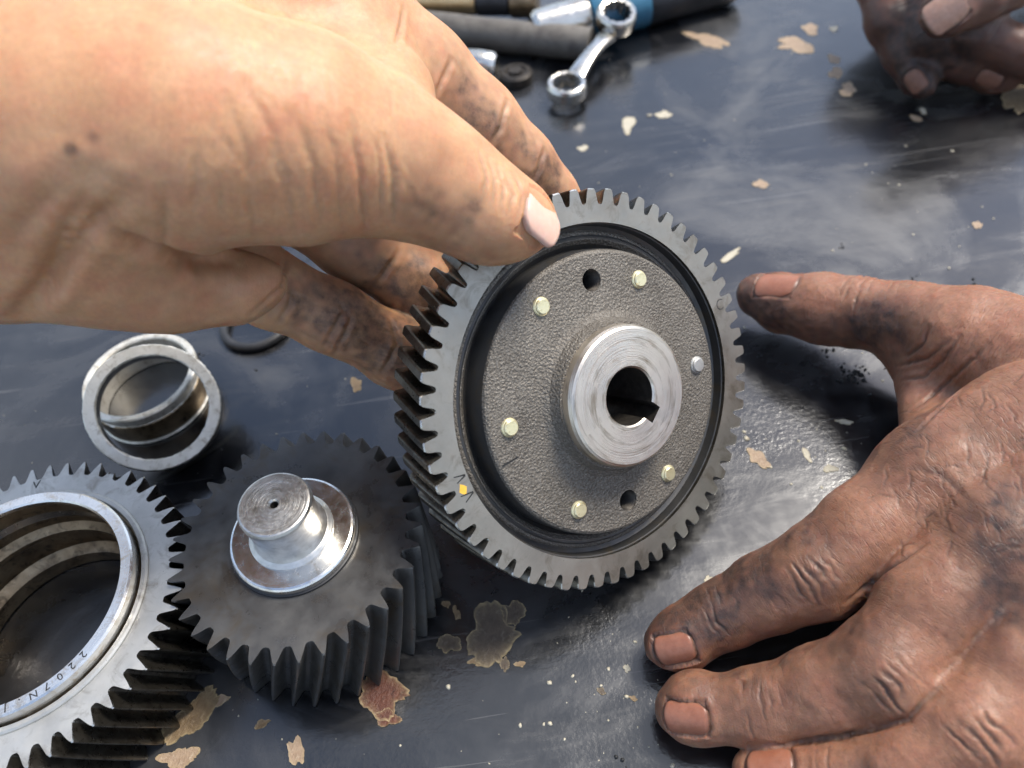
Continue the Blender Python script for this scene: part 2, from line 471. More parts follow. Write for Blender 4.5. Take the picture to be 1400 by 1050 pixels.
_pt = [(672, 868, 82, 78, .2, 'patch_grey', 1, .22), (702, 838, 36, 34, .0, 'patch_grey', 2, .25), (662, 902, 42, 16, -.2, 'patch_tan', 3), (690, 908, 12, 24, .1, 'patch_grey', 4),
 (614, 880, 34, 28, -.3, 'patch_grey', 5, .25), (522, 948, 78, 60, .5, 'patch_rust', 6, .2), (530, 982, 38, 24, 0, 'patch_rust', 7, .22),
 (262, 980, 40, 104, .72, 'patch_tan', 8, .25), (292, 960, 44, 16, -.35, 'patch_pale', 9), (246, 1036, 50, 34, -.3, 'patch_pale', 10, .2), (405, 1028, 24, 42, -.15, 'patch_pale', 11, .2), (358, 990, 22, 12, -.3, 'patch_tan', 12),
 (1037, 627, 36, 20, .55, 'patch_pale', 13, .2), (487, 526, 16, 20, .4, 'patch_tan', 14), (1088, 62, 54, 20, .1, 'patch_pale', 15), (1108, 40, 26, 14, .1, 'patch_pale', 16),
 (1140, 81, 18, 13, .2, 'patch_pale', 17), (1143, 100, 22, 15, .2, 'patch_pale', 18), (1159, 123, 24, 18, .2, 'patch_pale', 19), (968, 55, 64, 16, .32, 'patch_pale', 20), (907, 157, 22, 11, -.2, 'speck', 21),
 (859, 170, 20, 22, 0, 'speck', 22), (1040, 252, 24, 11, 0, 'patch_pale', 23), (998, 350, 34, 9, -.5, 'speck', 24), (1135, 641, 18, 12, .2, 'speck', 25), (1103, 622, 10, 20, -.5, 'speck', 26),
 (1155, 577, 26, 7, .1, 'speck', 27), (624, 838, 8, 24, -.2, 'patch_tan', 28), (610, 826, 12, 10, .3, 'patch_tan', 29), (1336, 308, 14, 11, .5, 'patch_pale', 30), (857, 914, 9, 13, -.3, 'speck', 31),
 (711, 908, 14, 10, .2, 'patch_tan', 32), (1027, 762, 16, 10, -.2, 'speck', 33), (969, 792, 11, 11, 0, 'speck', 34), (1140, 40, 12, 8, .3, 'speck', 35), (797, 203, 14, 9, 0, 'speck', 36), (1262, 152, 12, 7, .4, 'speck', 37), (1252, 162, 22, 6, .4, 'patch_pale', 38),
 (866, 955, 14, 6, .5, 'patch_tan', 39), (822, 945, 14, 9, .4, 'patch_grey', 40), (1392, 135, 40, 46, .2, 'patch_tan', 41)]
for a in _pt: patch(*a)

def lumps(name, spots, mat, parent, label, flat=.5, seed=0):
    rng = np.random.default_rng(seed)
    V, F = [], []
    ico = [(0, 0, 1), (.894, 0, .447), (.276, .851, .447), (-.724, .526, .447), (-.724, -.526, .447), (.276, -.851, .447),
           (.724, .526, -.447), (-.276, .851, -.447), (-.894, 0, -.447), (-.276, -.851, -.447), (.724, -.526, -.447), (0, 0, -1)]
    fc = [(0,1,2),(0,2,3),(0,3,4),(0,4,5),(0,5,1),(1,6,2),(2,7,3),(3,8,4),(4,9,5),(5,10,1),(6,7,2),(7,8,3),(8,9,4),(9,10,5),(10,6,1),(11,7,6),(11,8,7),(11,9,8),(11,10,9),(11,6,10)]
    for p, r in spots:
        b = len(V); s = rng.uniform(.6, 1.4, 3); s[2] *= flat; an = rng.uniform(0, 6.28)
        for q in ico:
            q = np.array(q) * s * r * rng.uniform(.7, 1.3)
            V.append(np.array([q[0] * math.cos(an) - q[1] * math.sin(an), q[0] * math.sin(an) + q[1] * math.cos(an), q[2]]) + p + np.array([0, 0, r * s[2] * .5]))
        F += [tuple(b + i for i in f) for f in fc]
    o = link(name, mesh_of(V, F), M[mat], parent, True)
    o['kind'] = 'stuff'; o['label'] = label
    return o
_rng = np.random.default_rng(5)
sp = []
for _ in range(200):
    px, py = _rng.uniform(-60, 1460), _rng.uniform(-20, 1090)
    sp.append((at_z(px, py, 0), abs(_rng.normal(.0, .16)) + .08))
for cx_, cy_, n_, s_ in ((905, 900, 14, 60), (1120, 630, 18, 50), (1280, 290, 20, 70), (620, 560, 12, 120), (760, 960, 22, 80), (960, 120, 20, 120)):
    for _ in range(n_):
        sp.append((at_z(cx_ + _rng.normal() * s_, cy_ + _rng.normal() * s_, 0), abs(_rng.normal(0, .3)) + .12))
lumps('paint_specks', sp, 'speck', TABLE, 'tiny pale specks of paint and grit on the black sheet', .25, 1)
sp = []
for cx_, cy_, n_, s_, r_ in ((1168, 513, 46, 9, .8), (1150, 503, 5, 4, .8), (1130, 480, 6, 4, .9), (1038, 485, 3, 3, .7), (1190, 540, 2, 3, .7), (1098, 556, 2, 2, .6), (1252, 382, 6, 6, .8), (1335, 390, 8, 10, .9),
                             (272, 488, 8, 4, .7), (348, 505, 2, 2, .6), (850, 1040, 5, 6, .6), (300, 640, 7, 20, .6), (1152, 336, 4, 3, .9), (1210, 500, 3, 6, .6)):
    for _ in range(n_):
        sp.append((at_z(cx_ + _rng.normal() * s_, cy_ + _rng.normal() * s_ * .8, 0), r_ * .62 * _rng.uniform(.3, 1.25)))
lumps('dirt_crumbs', sp, 'crumb', TABLE, 'small black crumbs of dried grease', .7, 2)

# ------------------------------------------------------------------ gears
TOOTH = [(0, 0), (.09, 0), (.16, .05), (.215, .16), (.265, .34), (.325, .58), (.385, .81), (.425, .94), (.46, 1), (.5, 1.01)]
TOOTH = TOOTH + [(1 - a, h) for a, h in TOOTH[-2:0:-1]]
TOOTH_FULL = [(0, 0), (.06, .01), (.115, .07), (.155, .2), (.185, .38), (.215, .60), (.25, .82), (.285, .94), (.335, 1), (.5, 1.01)]
TOOTH_FULL = TOOTH_FULL + [(1 - a, h) for a, h in TOOTH_FULL[-2:0:-1]]
def gear_mesh(N, rr, rt, r_in, z0, z1, twist, phase, layers=8, bev=.35, chips=None, jit=.03, seed=0, inner_wall=True, teeth=TOOTH):
    """helical gear ring: z1 is the near face, twist (radians) is the turn of the far end"""
    rng = np.random.default_rng(seed)
    prof = []
    hs = 1 + rng.normal(0, .012, N)
    for i in range(N):
        for a, h in teeth:
            prof.append((phase + 2 * math.pi * (i + a - .5) / N, h, i))
    n = len(prof)
    loops = []
    spec = [(z1, bev)] + [(z1 - bev - (z1 - z0 - 2 * bev) * k / (layers - 1), 0) for k in range(layers)] + [(z0, bev)]
    for li, (z, b) in enumerate(spec):
        L = []
        tws = twist * (z1 - z) / (z1 - z0)
        for (a, h, i) in prof:
            r = rr + (rt - rr) * h * hs[i]
            if chips and i in chips and li < chips[i][1]:
                r = rr + (rt - rr) * min(h, chips[i][0] + .25 * rng.random())
            r -= b * (.35 + .65 * h) + (rng.random() * jit if li < 2 else 0)
            L.append((r * math.cos(a + tws), r * math.sin(a + tws), z))
        loops.append(L)
    v = [p for L in loops for p in L]
    f = []
    for k in range(len(loops) - 1):
        for i in range(n):
            j = (i + 1) % n
            f.append((k * n + i, (k + 1) * n + i, (k + 1) * n + j, k * n + j))
    top, bot = len(v), len(v) + 2 * n
    for z, base_tw, li in ((z1, 0, 0), (z0, twist, len(loops) - 1)):
        for rad in (rr - bev - .6, r_in):
            for (a, h, i) in prof:
                v.append((rad * math.cos(a + base_tw), rad * math.sin(a + base_tw), z))
    last = (len(loops) - 1) * n
    for i in range(n):
        j = (i + 1) % n
        f.append((i, j, top + j, top + i)); f.append((top + i, top + j, top + n + j, top + n + i))
        f.append((last + i, bot + i, bot + j, last + j)); f.append((bot + i, bot + n + i, bot + n + j, bot + j))
    if inner_wall:
        # share angle positions: stitch inner circles (twist offset is harmless on a circle)
        for i in range(n):
            j = (i + 1) % n
            f.append((top + n + i, top + n + j, bot + n + j, bot + n + i))
    me = mesh_of(v, f)
    return sharp(me, 28)

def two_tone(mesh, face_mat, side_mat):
    """clean ground end faces, tooth flanks coloured dark for the shadow on them"""
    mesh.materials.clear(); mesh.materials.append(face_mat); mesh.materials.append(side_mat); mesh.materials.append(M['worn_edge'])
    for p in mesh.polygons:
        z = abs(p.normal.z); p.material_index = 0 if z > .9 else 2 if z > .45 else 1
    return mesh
def frame(n):
    n = np.asarray(n, float); n /= np.linalg.norm(n)
    u = np.cross([0, 0, 1], n); u /= np.linalg.norm(u)
    v = np.cross(n, u)
    return Matrix(((u[0], v[0], n[0]), (u[1], v[1], n[1]), (u[2], v[2], n[2])))

# ---- the big gear held upright by the hand
G = 1.0247
GC = np.array([21.335, 113.274, 47.899]); GN = np.array([.49537899, -.65270717, .57321287])
def big_gear():
    t = thing('helical_gear', 'large upright gear with riveted cast centre held by the clean hand', 'gear', GC, frame(GN))
    rim = gear_mesh(60, 43.3 * G, 46.75 * G, 39.15 * G, -14.0 * G, 0, math.radians(-6.0), math.radians(1.7), 9, .3, None, .08, 3, teeth=TOOTH_FULL)
    link('toothed_rim', two_tone(rim, M['gear_grey'], M['teeth_shade_painted']), None, t, 'keep')
    P = [(39.5, -9.5), (39.5, -4.6), (38.3, -4.4), (37.2, -3.6), (35.6, -3.4), (34.6, -4.4), (34.0, -6.0), (33.3, -6.0), (33.05, -4), (33.0, 1.2), (32.75, 1.8), (32.2, 2.15),
         (26, 2.3), (21.5, 2.5), (19.2, 3.0), (17.8, 4.0), (17.1, 5.5), (16.8, 6.6), (14.5, 6.6), (14.5, -9.5)]
    plate = lathe([(r * G, z * G) for r, z in P], 160)
    cuts = []
    def cyl(r, x, y, z0, z1, n=40):
        m = lathe([(1e-5, z0), (r, z0), (r, z1), (1e-5, z1)], n)
        for v in m.vertices: v.co.x += x; v.co.y += y
        return m
    HO = [(26.45 * G, math.radians(68.5)), (26.45 * G, math.radians(-110.5))]
    for r, a in HO: cuts.append(cyl(2.55 * G, r * math.cos(a), r * math.sin(a), -20, 10))
    pl = link('cast_plate', boolean_cut(plate, cuts), M['cast_iron'], t, 'keep')
    pl['label'] = 'rough dark cast iron plate'
    # groove ring between rim and plate, smooth and dark
    gr = lathe([(r * G, z * G) for r, z in [(39.3, -.9), (38.9, -1.1), (38.6, -3.4), (37.6, -4.0), (36.2, -3.3), (35.6, -3.5), (34.6, -4.6), (33.5, -5.4), (33.32, -4.6), (33.25, .4), (33.0, 1.15), (32.6, 1.15), (32.6, -7), (39.3, -7)]], 160)
    link('groove_ring', gr, M['groove'], t, 'keep')
    # threaded holes
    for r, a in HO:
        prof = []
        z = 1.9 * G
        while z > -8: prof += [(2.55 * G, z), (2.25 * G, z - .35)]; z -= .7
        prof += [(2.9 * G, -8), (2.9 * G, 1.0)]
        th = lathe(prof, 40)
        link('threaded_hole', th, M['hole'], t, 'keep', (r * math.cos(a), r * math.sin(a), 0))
    # machined hub with a keyed bore
    hub = lathe([(r * G, z * G) for r, z in [(6.55, -16), (6.55, 9.45), (6.95, 9.85), (15.2, 9.88), (15.75, 9.5), (16.15, 8.6), (16.3, 6.0), (16.6, 5.4), (15.5, 2), (15.5, -16)]], 128)
    ka = math.radians(-65)
    bm = bmesh.new(); bmesh.ops.create_cube(bm, size=1)
    for v in bm.verts:
        x, y, z = v.co.x * 6 + 6.0, v.co.y * 4.2, v.co.z * 60
        v.co = (x * math.cos(ka) - y * math.sin(ka), x * math.sin(ka) + y * math.cos(ka), z)
    km = bpy.data.meshes.new('k'); bm.to_mesh(km); bm.free()
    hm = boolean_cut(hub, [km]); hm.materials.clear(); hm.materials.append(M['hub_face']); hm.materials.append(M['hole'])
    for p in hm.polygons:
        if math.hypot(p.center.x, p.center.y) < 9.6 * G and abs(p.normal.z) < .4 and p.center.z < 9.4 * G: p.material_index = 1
    hb = link('hub', hm, None, t, 'keep')
    hb['label'] = 'bright machined hub with keyed bore'
    # rivets
    for k, a in enumerate((100, 39.5, -21.5, -82, -141.5, 158.8)):
        a = math.radians(a)
        rv = lathe([(r * G, z * G) for r, z in [(1e-4, 3.55), (1.5, 3.52), (1.72, 3.3), (1.78, 3.0), (2.0, 2.9), (2.15, 2.65), (2.15, 1.6), (1e-4, 1.6)]], 32)
        o = link('rivet', rv, M['gear_light'] if k == 2 else M['zinc'], t, 'keep', (27.5 * G * math.cos(a), 27.5 * G * math.sin(a), -.25 * G))
    # stamped marks on the rim and yellow dab
    def strip(name, p, q, wd, z, mat):
        p, q = np.array(p, float), np.array(q, float); d = q - p; L = np.linalg.norm(d); d /= L; s = np.array([-d[1], d[0]])
        V = [(*(p - s * wd / 2), z), (*(p + s * wd / 2), z), (*(q + s * wd * .3), z), (*(q - s * wd * .3), z)]
        V += [(x, y, z + .03) for x, y, _ in V]
        return link(name, mesh_of(V, [(0, 1, 2, 3)[::-1], (4, 5, 6, 7)[::-1], (0, 1, 5, 4), (1, 2, 6, 5), (2, 3, 7, 6), (3, 0, 4, 7)]), M[mat], t, False)
    def onface(px, py, off=0.0):
        n = GN / np.linalg.norm(GN); r = ray(px, py); c = GC + n * off
        h = EYE + r * (((c - EYE) @ n) / (r @ n)) - GC
        Rm = np.array(frame(GN)); return (h @ Rm[:, 0], h @ Rm[:, 1])
    for (x0, y0, x1, y1) in ((636, 649, 620, 653), (636, 650, 625, 661), (647, 672, 630, 679), (647, 673, 637, 687)):
        strip('stamped_mark', onface(x0, y0), onface(x1, y1), .38, 0.004, 'ink')
    strip('stamped_mark', onface(687, 637, 2.3 * G), onface(708, 625, 2.3 * G), .45, 2.32 * G, 'ink')
    a0 = onface(633, 669)
    v = [(a0[0] + 1.05 * rr * math.cos(k * .785), a0[1] + 1.3 * rr * math.sin(k * .785), .03) for k, rr in enumerate((1, .8, 1.1, .7, 1, .9, 1.15, .8))]
    v += [(x, y, .004) for x, y, _ in v]
    link('yellow_paint_mark', mesh_of(v, [tuple(range(8))] + [(i, i + 8, (i + 1) % 8 + 8, (i + 1) % 8) for i in range(8)]), M['yellow_paint'], t, False)
    pts = [onface(985 + 5 * math.cos(q), 416 + 7 * math.sin(q)) for q in np.linspace(.6, 5.2, 9)]
    for a_, b_ in zip(pts[:-1], pts[1:]): strip('stamped_mark', a_, b_, .28, .004, 'ink')
    return t
big_gear()

# ---- the dark gear with the shaft stub, lying flat
def dark_gear():
    c = (-57.654, 96.931, 0)
    t = thing('helical_gear', 'black oily helical gear lying flat with a bright shaft stub on top', 'gear', c)
    g = gear_mesh(35, 27.3, 31.25, 9.0, .25, 30.8, math.radians(-20.4), math.radians(-3.2), 10, .3, None, .10, 7)
    link('toothed_body', g, M['gear_black'], t, 'keep')
    link('collar_seat', lathe([(8.9, 30.4), (8.9, 31.6), (15.1, 31.6), (15.6, 31.4), (15.7, 30.4)], 96), M['rubber'], t, 'keep')
    col = lathe([(8.5, 31.7), (8.5, 33.7), (14.4, 33.7), (14.9, 33.5), (15.2, 33.1), (15.25, 31.7)], 128)
    link('collar', col, M['bright'], t, 'keep')
    sh = lathe([(.95, 43), (.95, 46.5), (1.3, 47.0), (7.9, 47.05), (8.3, 46.9), (8.64, 46.2), (8.62, 44.9), (8.4, 43.8), (8.3, 38.2), (8.5, 36.4), (9.1, 35.0), (10.0, 34.35), (10.2, 34.15), (10.2, 33.2), (.95, 33.2)], 96)
    link('shaft', sh, M['turned_end'], t, 'keep')
    link('centre_hole', lathe([(.94, 46.3), (.5, 43.2), (1e-4, 43.0), (1e-4, 42.5), (.94, 42.5)], 32), M['hole'], t, 'keep')
    return t
dark_gear()

# ---- the light grey gear with the bearing ring, cut off by the left edge
def text_mesh(s, size):
    cu = bpy.data.curves.new('t', 'FONT'); cu.body = s; cu.size = size; cu.extrude = .02; cu.align_x = 'CENTER'; cu.align_y = 'CENTER'; cu.resolution_u = 3
    o = bpy.data.objects.new('t', cu); COL.objects.link(o)
    dg = bpy.context.evaluated_depsgraph_get()
    me = bpy.data.meshes.new_from_object(o.evaluated_get(dg))
    bpy.data.objects.remove(o, do_unlink=True)
    return me
def left_gear():
    c = (-125.665, 91.636, 0)
    t = thing('helical_gear', 'pale grey gear with a shiny bearing ring in its bore, at the left edge', 'gear', c)
    N, ph = 52, math.radians(3.19)
    chip = round((math.radians(65.3) - ph) / (2 * math.pi / N)) % N
    g = gear_mesh(N, 36.4, 40.45, 31.2, .25, 28.2, math.radians(12.7), ph, 10, .35, {chip: (.25, 3)}, .09, 9)
    link('toothed_body', two_tone(g, M['gear_light'], M['teeth_shade_painted']), None, t, 'keep')
    link('shoulder', lathe([(31.4, 20), (31.4, 28.15), (31.25, 28.6), (30.8, 29.0), (29.9, 29.05), (29.6, 28.6), (29.45, 27.6), (29.3, 20)], 160), M['gear_light'], t, 'keep')
    rg = link('bearing_ring', lathe([(25.95, 30.5), (25.95, 31.7), (26.3, 32.15), (28.55, 32.2), (29.0, 31.8), (29.1, 31.0), (29.15, 26), (29.15, 22), (27.3, 22), (27.3, 30.3)], 180), M['bright'], t, 'keep')
    link('bore_race', lathe([(27.3, 29.9), (26.9, 29.6), (26.9, 25.5), (27.6, 24.2), (27.6, 18.5), (26.5, 17.2), (25.9, 16.6), (25.9, 15.2), (26.6, 14.4), (27.4, 13.2), (27.5, 6.6), (26.2, 5.4), (24.9, 4.8), (24.7, .4), (31.3, .4), (31.3, 27.4), (29.2, 27.4), (29.0, 29.9)], 180, True, .015, 3), M['race_worn'], t, 'keep')
    # stamped lettering 2207N.J, tops of the letters outwards
    for k, ch in enumerate('2207N.J'):
        a = math.radians(-38.5 - 6.3 * k)
        me = text_mesh(ch, 2.5)
        rot = Matrix.Rotation(a - math.pi / 2, 4, 'Z')
        me.transform(Matrix.Translation((27.4 * math.cos(a), 27.4 * math.sin(a), 32.22)) @ rot)
        link('stamped_character', me, M['ink'], rg, False)
    # V mark
    a = math.radians(97.5)
    me = text_mesh('V', 3.6); me.transform(Matrix.Translation((34.6 * math.cos(a), 34.6 * math.sin(a), 28.23)) @ Matrix.Rotation(a - math.pi / 2, 4, 'Z'))
    link('stamped_character', me, M['ink'], t, False)
    return t
left_gear()

# ---- two loose bearing rings and an o-ring
def rings():
    n = np.array([.42, -.72, 1.0]); n /= np.linalg.norm(n)
    s = 178.6 / 185
    c = EYE + (np.array([-109.8, 158.2, 15.0]) - EYE) * s
    t = thing('bearing_ring', 'scuffed bearing ring tilted up on its edge over another ring', 'ring', c, frame(n))
    link('ring_body', lathe([(15.9 * s, -1.2), (16.0 * s, -.25), (16.3 * s, 0), (19.2 * s, 0), (19.5 * s, -.3), (19.45 * s, -1.6), (19.2 * s, -11.0), (18.8 * s, -11.6), (17.2 * s, -11.6), (16.8 * s, -11.0), (16.6 * s, -2.0)], 150, True, .07, 4), M['scuffed'], t, 'keep')
    link('outer_band', lathe([(19.3 * s, -1.9), (19.7 * s, -2.3), (19.7 * s, -10.6), (19.3 * s, -11.0), (18.9 * s, -11), (18.9 * s, -1.9)], 128), M['groove'], t, 'keep')
    link('bore_lining', lathe([(16.75 * s, -2.1), (16.35 * s, -2.4), (16.35 * s, -10.6), (16.75 * s, -11.0), (17.1 * s, -11), (17.1 * s, -2.1)], 128), M['groove'], t, 'keep')
    k = .935
    c2 = (-126.17 * k, 186.4 * k, 0)
    t2 = thing('bearing_ring', 'pale bearing ring lying flat under the tilted one beside the hand', 'ring', c2)
    link('ring_body', lathe([(15.9, .3), (15.9, 12.4), (16.3, 12.9), (17.9, 13.0), (18.3, 12.6), (18.35, 11.3), (17.5, 10.8), (17.5, 9.0), (17.9, 8.6), (17.9, 1.0), (18.3, .6), (18.3, .3)], 128, True, .03, 6), M['scuffed'], t2, 'keep')
    link('race_band', lathe([(17.6, 8.9), (17.95, 8.6), (18.15, 7.5), (18.15, 3.5), (17.95, 1.6), (17.6, 1.4), (17.2, 1.4), (17.2, 8.9)], 128), M['race_worn'], t2, 'keep')
    c3 = at_z(350, 440, 2)
    R = 11.6
    prof = [(R + 1.6 * math.cos(a), 2.3 + 1.6 * math.sin(a)) for a in np.linspace(0, 2 * math.pi, 16, endpoint=False)]
    o = link('rubber_ring', lathe(prof, 96), M['rubber'], None, 'keep', (c3[0], c3[1], -.7))
    tag(o, 'black rubber ring lying flat under the curled fingers', 'rubber ring')
rings()

# ------------------------------------------------------------------ tools at the far end of the bench
def wrench():
    p0, p1 = at_z(775, 128, 4), at_z(842, 30, 13)
    t = thing('ring_spanner', 'short chrome double ring spanner lying beside the grey hose', 'spanner', (p0[0], p0[1], 0))
    b = np.array([p0[0], p0[1], 0])
    def ring_end(p, nrm, R, hgt):
        prof = [(R * .985, -hgt / 2 + .8), (R, -hgt / 2 + 1.6), (R, hgt / 2 - 1.4), (R * .93, hgt / 2 - .3), (R * .86, hgt / 2), (R * .72, hgt / 2 - .3), (R * .68, 0), (R * .72, -hgt / 2), (R * .9, -hgt / 2)]
        me = lathe(prof, 72)
        for v in me.vertices:                       # twelve-point bore
            r = math.hypot(v.co.x, v.co.y)
            if r < R * .74:
                a = math.atan2(v.co.y, v.co.x); k = 1 + .055 * (2 * abs(((a * 12 / (2 * math.pi)) % 1) - .5) * 2 - 1)
                v.co.x *= k; v.co.y *= k
        me.transform(frame(nrm).to_4x4()); me.transform(Matrix.Translation(Vector(p - b)))
        return link('ring_end', me, M['chrome'], t, 'keep')
    n0, n1 = np.array([.02, -.06, 1.0]), np.array([.10, -.30, 1.0])
    ring_end(p0 + [0, 0, 2.5], n0, 8.6, 7.0); ring_end(p1 + [0, 0, 2], n1, 9.0, 8.0)
    d = p1 - p0; d /= np.linalg.norm(d)
    a, e = p0 + d * 8.2 + [0, 0, 1.5], p1 - d * 8.5 + [0, 0, -1]
    m = (a + e) / 2 + [0, 0, 4]
    side = np.cross(d, [0, 0, 1]); side /= np.linalg.norm(side)
    V, F = [], []
    K = 12
    for i in range(K + 1):
        s = i / K
        q = a * (1 - s) ** 2 + 2 * m * s * (1 - s) + e * s * s - b
        wd, hh = 4.0 - .9 * math.sin(math.pi * s), 2.2 - .5 * math.sin(math.pi * s)
        for sx, sz in ((-1, -.6), (-.6, -1), (.6, -1), (1, -.6), (1, .6), (.6, 1), (-.6, 1), (-1, .6)):
            V.append(q + side * wd * sx + np.array([0, 0, 1]) * hh * sz)
    for i in range(K):
        for k in range(8): F.append((i * 8 + k, i * 8 + (k + 1) % 8, (i + 1) * 8 + (k + 1) % 8, (i + 1) * 8 + k))
    F += [tuple(range(8))[::-1], tuple(K * 8 + k for k in range(8))]
    link('shank', sharp(mesh_of(V, F), 30), M['chrome'], t, 'keep')
wrench()

def far_tools():
    # grey hose
    a, e = at_z(470, 20, 8), at_z(808, 60, 8)
    pts, rad = [], []
    for i in range(26):
        s = i / 25
        q = a + (e - a) * s + np.array([0, -2.5 * math.sin(s * 3.0), 0])
        pts.append(q); rad.append(7.3 + .12 * math.sin(s * 30))
    t = thing('rubber_hose', 'thick grey rubber hose lying across the bench behind the hands', 'hose', (pts[0][0], pts[0][1], 0))
    b = np.array([pts[0][0], pts[0][1], 0])
    link('hose_wall', tube([p - b for p in pts], rad, 36), M['hose'], t, 'keep')
    d = (pts[-1] - pts[-2]) / np.linalg.norm(pts[-1] - pts[-2])
    link('hose_mouth', tube([pts[-1] - b + d * .02, pts[-1] - b + d * .3], [4.2, 4.2], 24), M['rubber'], t, 'keep')
    # chrome socket and ratchet head below the hose
    p0, p1 = at_z(590, 84, 7), at_z(712, 92, 7)
    b = np.array([p0[0], p0[1], 0])
    t = thing('ratchet_handle', 'chrome ratchet with a dark head lying under the grey hose', 'ratchet', b)
    d = (p1 - p0) / np.linalg.norm(p1 - p0); L = np.linalg.norm(p1 - p0)
    link('handle', tube([p0 - b + d * L * s for s in (0, .3, .55, .7, .74)], [6, 6.2, 6.6, 6.0, 4.5], 32), M['chrome'], t, 'keep')
    hd = lathe([(1e-4, .2), (6.5, .2), (7.5, .8), (7.5, 4.2), (6.3, 5.2), (5, 5.2), (4.4, 4.2), (3.4, 4.2), (3.0, 5.8), (1e-4, 5.8)], 48)
    link('head', hd, M['hole'], t, 'keep', (p0 - b + d * (L * .74 + 8.5)) * np.array([1, 1, 0]))
    # long bar: brass coloured shank, black band, knurled grip
    p0, p1 = at_z(500, 2, 9), at_z(738, 2, 9)
    b = np.array([p0[0], p0[1], 0]); d = (p1 - p0); L = np.linalg.norm(d); d /= L
    t = thing('extension_bar', 'brass toned bar with black band and knurled end at the top edge', 'bar', b)
    at = lambda s: p0 - b + d * L * s
    link('shank', tube([at(0), at(.3), at(.645), at(.65)], [6.2, 6.2, 6.2, 5.4], 32), M['brass'], t, 'keep')
    link('black_band', tube([at(.651), at(.66), at(.83), at(.84)], [5.6, 6.6, 6.6, 5.6], 32), M['rubber'], t, 'keep')
    # knurl
    V, F = [], []; n, K = 48, 26
    s_ = np.cross(d, [0, 0, 1]); s_ /= np.linalg.norm(s_); u_ = np.cross(s_, d)
    for i in range(K + 1):
        q = at(.841 + .15 * i / K)
        for k in range(n):
            a = 2 * math.pi * (k + .5 * (i % 2)) / n; r = 7.1 + (.45 if (k + i) % 2 else -.2)
            if i in (0, K): r = 6.4
            V.append(q + r * (math.cos(a) * s_ + math.sin(a) * u_))
    for i in range(K):
        for k in range(n): F.append((i * n + k, i * n + (k + 1) % n, (i + 1) * n + (k + 1) % n, (i + 1) * n + k))
    F += [tuple(range(n))[::-1], tuple(K * n + k for k in range(n))]
    link('knurled_grip', sharp(mesh_of(V, F), 20), M['race_worn'], t, 'keep')
    # tool with blue and black grip
    p0, p1 = at_z(728, 42, 10), at_z(1010, -28, 10)
    b = np.array([p0[0], p0[1], 0]); d = (p1 - p0); L = np.linalg.norm(d); d /= L
    at = lambda s: p0 - b + d * L * s
    t = thing('screwdriver', 'tool with chrome collar, blue grip and black handle at the top edge', 'screwdriver', b)
    link('chrome_collar', tube([at(0), at(.02), at(.15), at(.255), at(.265)], [6.5, 8.5, 9.2, 9.2, 8], 36), M['chrome'], t, 'keep')
    link('blue_grip', tube([at(.266), at(.28), at(.36), at(.52), at(.535)], [9, 10, 10.6, 10.6, 10], 36), M['blue'], t, 'keep')
    link('black_handle', tube([at(.536), at(.55), at(.75), at(.95), at(1.0)], [9.6, 10.4, 10.2, 9.6, 7], 36), M['rubber'], t, 'keep')
far_tools()

# ------------------------------------------------------------------ hands: smooth-blended distance field -> surface net -> fine relief
def sd_cone(X, Y, Z, a, b, r1, r2):
    ba = b - a
    l2 = ba @ ba; rr = r1 - r2; a2 = l2 - rr * rr; il2 = 1 / l2
    pa = (X - a[0], Y - a[1], Z - a[2])
    y = pa[0] * ba[0] + pa[1] * ba[1] + pa[2] * ba[2]
    z = y - l2
    px = pa[0] * l2 - ba[0] * y; py = pa[1] * l2 - ba[1] * y; pz = pa[2] * l2 - ba[2] * y
    x2 = px * px + py * py + pz * pz
    y2 = y * y * l2; z2 = z * z * l2
    k = np.sign(rr) * rr * rr * x2
    res = (np.sqrt(np.maximum(x2 * a2 * il2, 0)) + y * rr) * il2 - r1
    c1 = np.sign(z) * a2 * z2 > k
    c2 = np.sign(y) * a2 * y2 < k
    res = np.where(c2, np.sqrt(np.maximum(x2 + y2, 0)) * il2 - r1, res)
    res = np.where(c1, np.sqrt(np.maximum(x2 + z2, 0)) * il2 - r2, res)
    return res
def sd_tri(X, Y, Z, a, b, c, r):
    def dot(p, q): return p[0] * q[0] + p[1] * q[1] + p[2] * q[2]
    ba, cb, ac = b - a, c - b, a - c
    pa = (X - a[0], Y - a[1], Z - a[2]); pb = (X - b[0], Y - b[1], Z - b[2]); pc = (X - c[0], Y - c[1], Z - c[2])
    nor = np.cross(ba, ac)
    s = np.sign(dot(pa, np.cross(ba, nor))) + np.sign(dot(pb, np.cross(cb, nor))) + np.sign(dot(pc, np.cross(ac, nor)))
    def seg(p, e):
        h = np.clip(dot(p, e) / (e @ e), 0, 1)
        return (p[0] - e[0] * h) ** 2 + (p[1] - e[1] * h) ** 2 + (p[2] - e[2] * h) ** 2
    edge = np.minimum(np.minimum(seg(pa, ba), seg(pb, cb)), seg(pc, ac))
    face = dot(pa, nor) ** 2 / (nor @ nor)
    return np.sqrt(np.where(s < 2, edge, face)) - r
def smin(a, b, k):
    h = np.maximum(k - np.abs(a - b), 0) / k
    return np.minimum(a, b) - h * h * k * .25
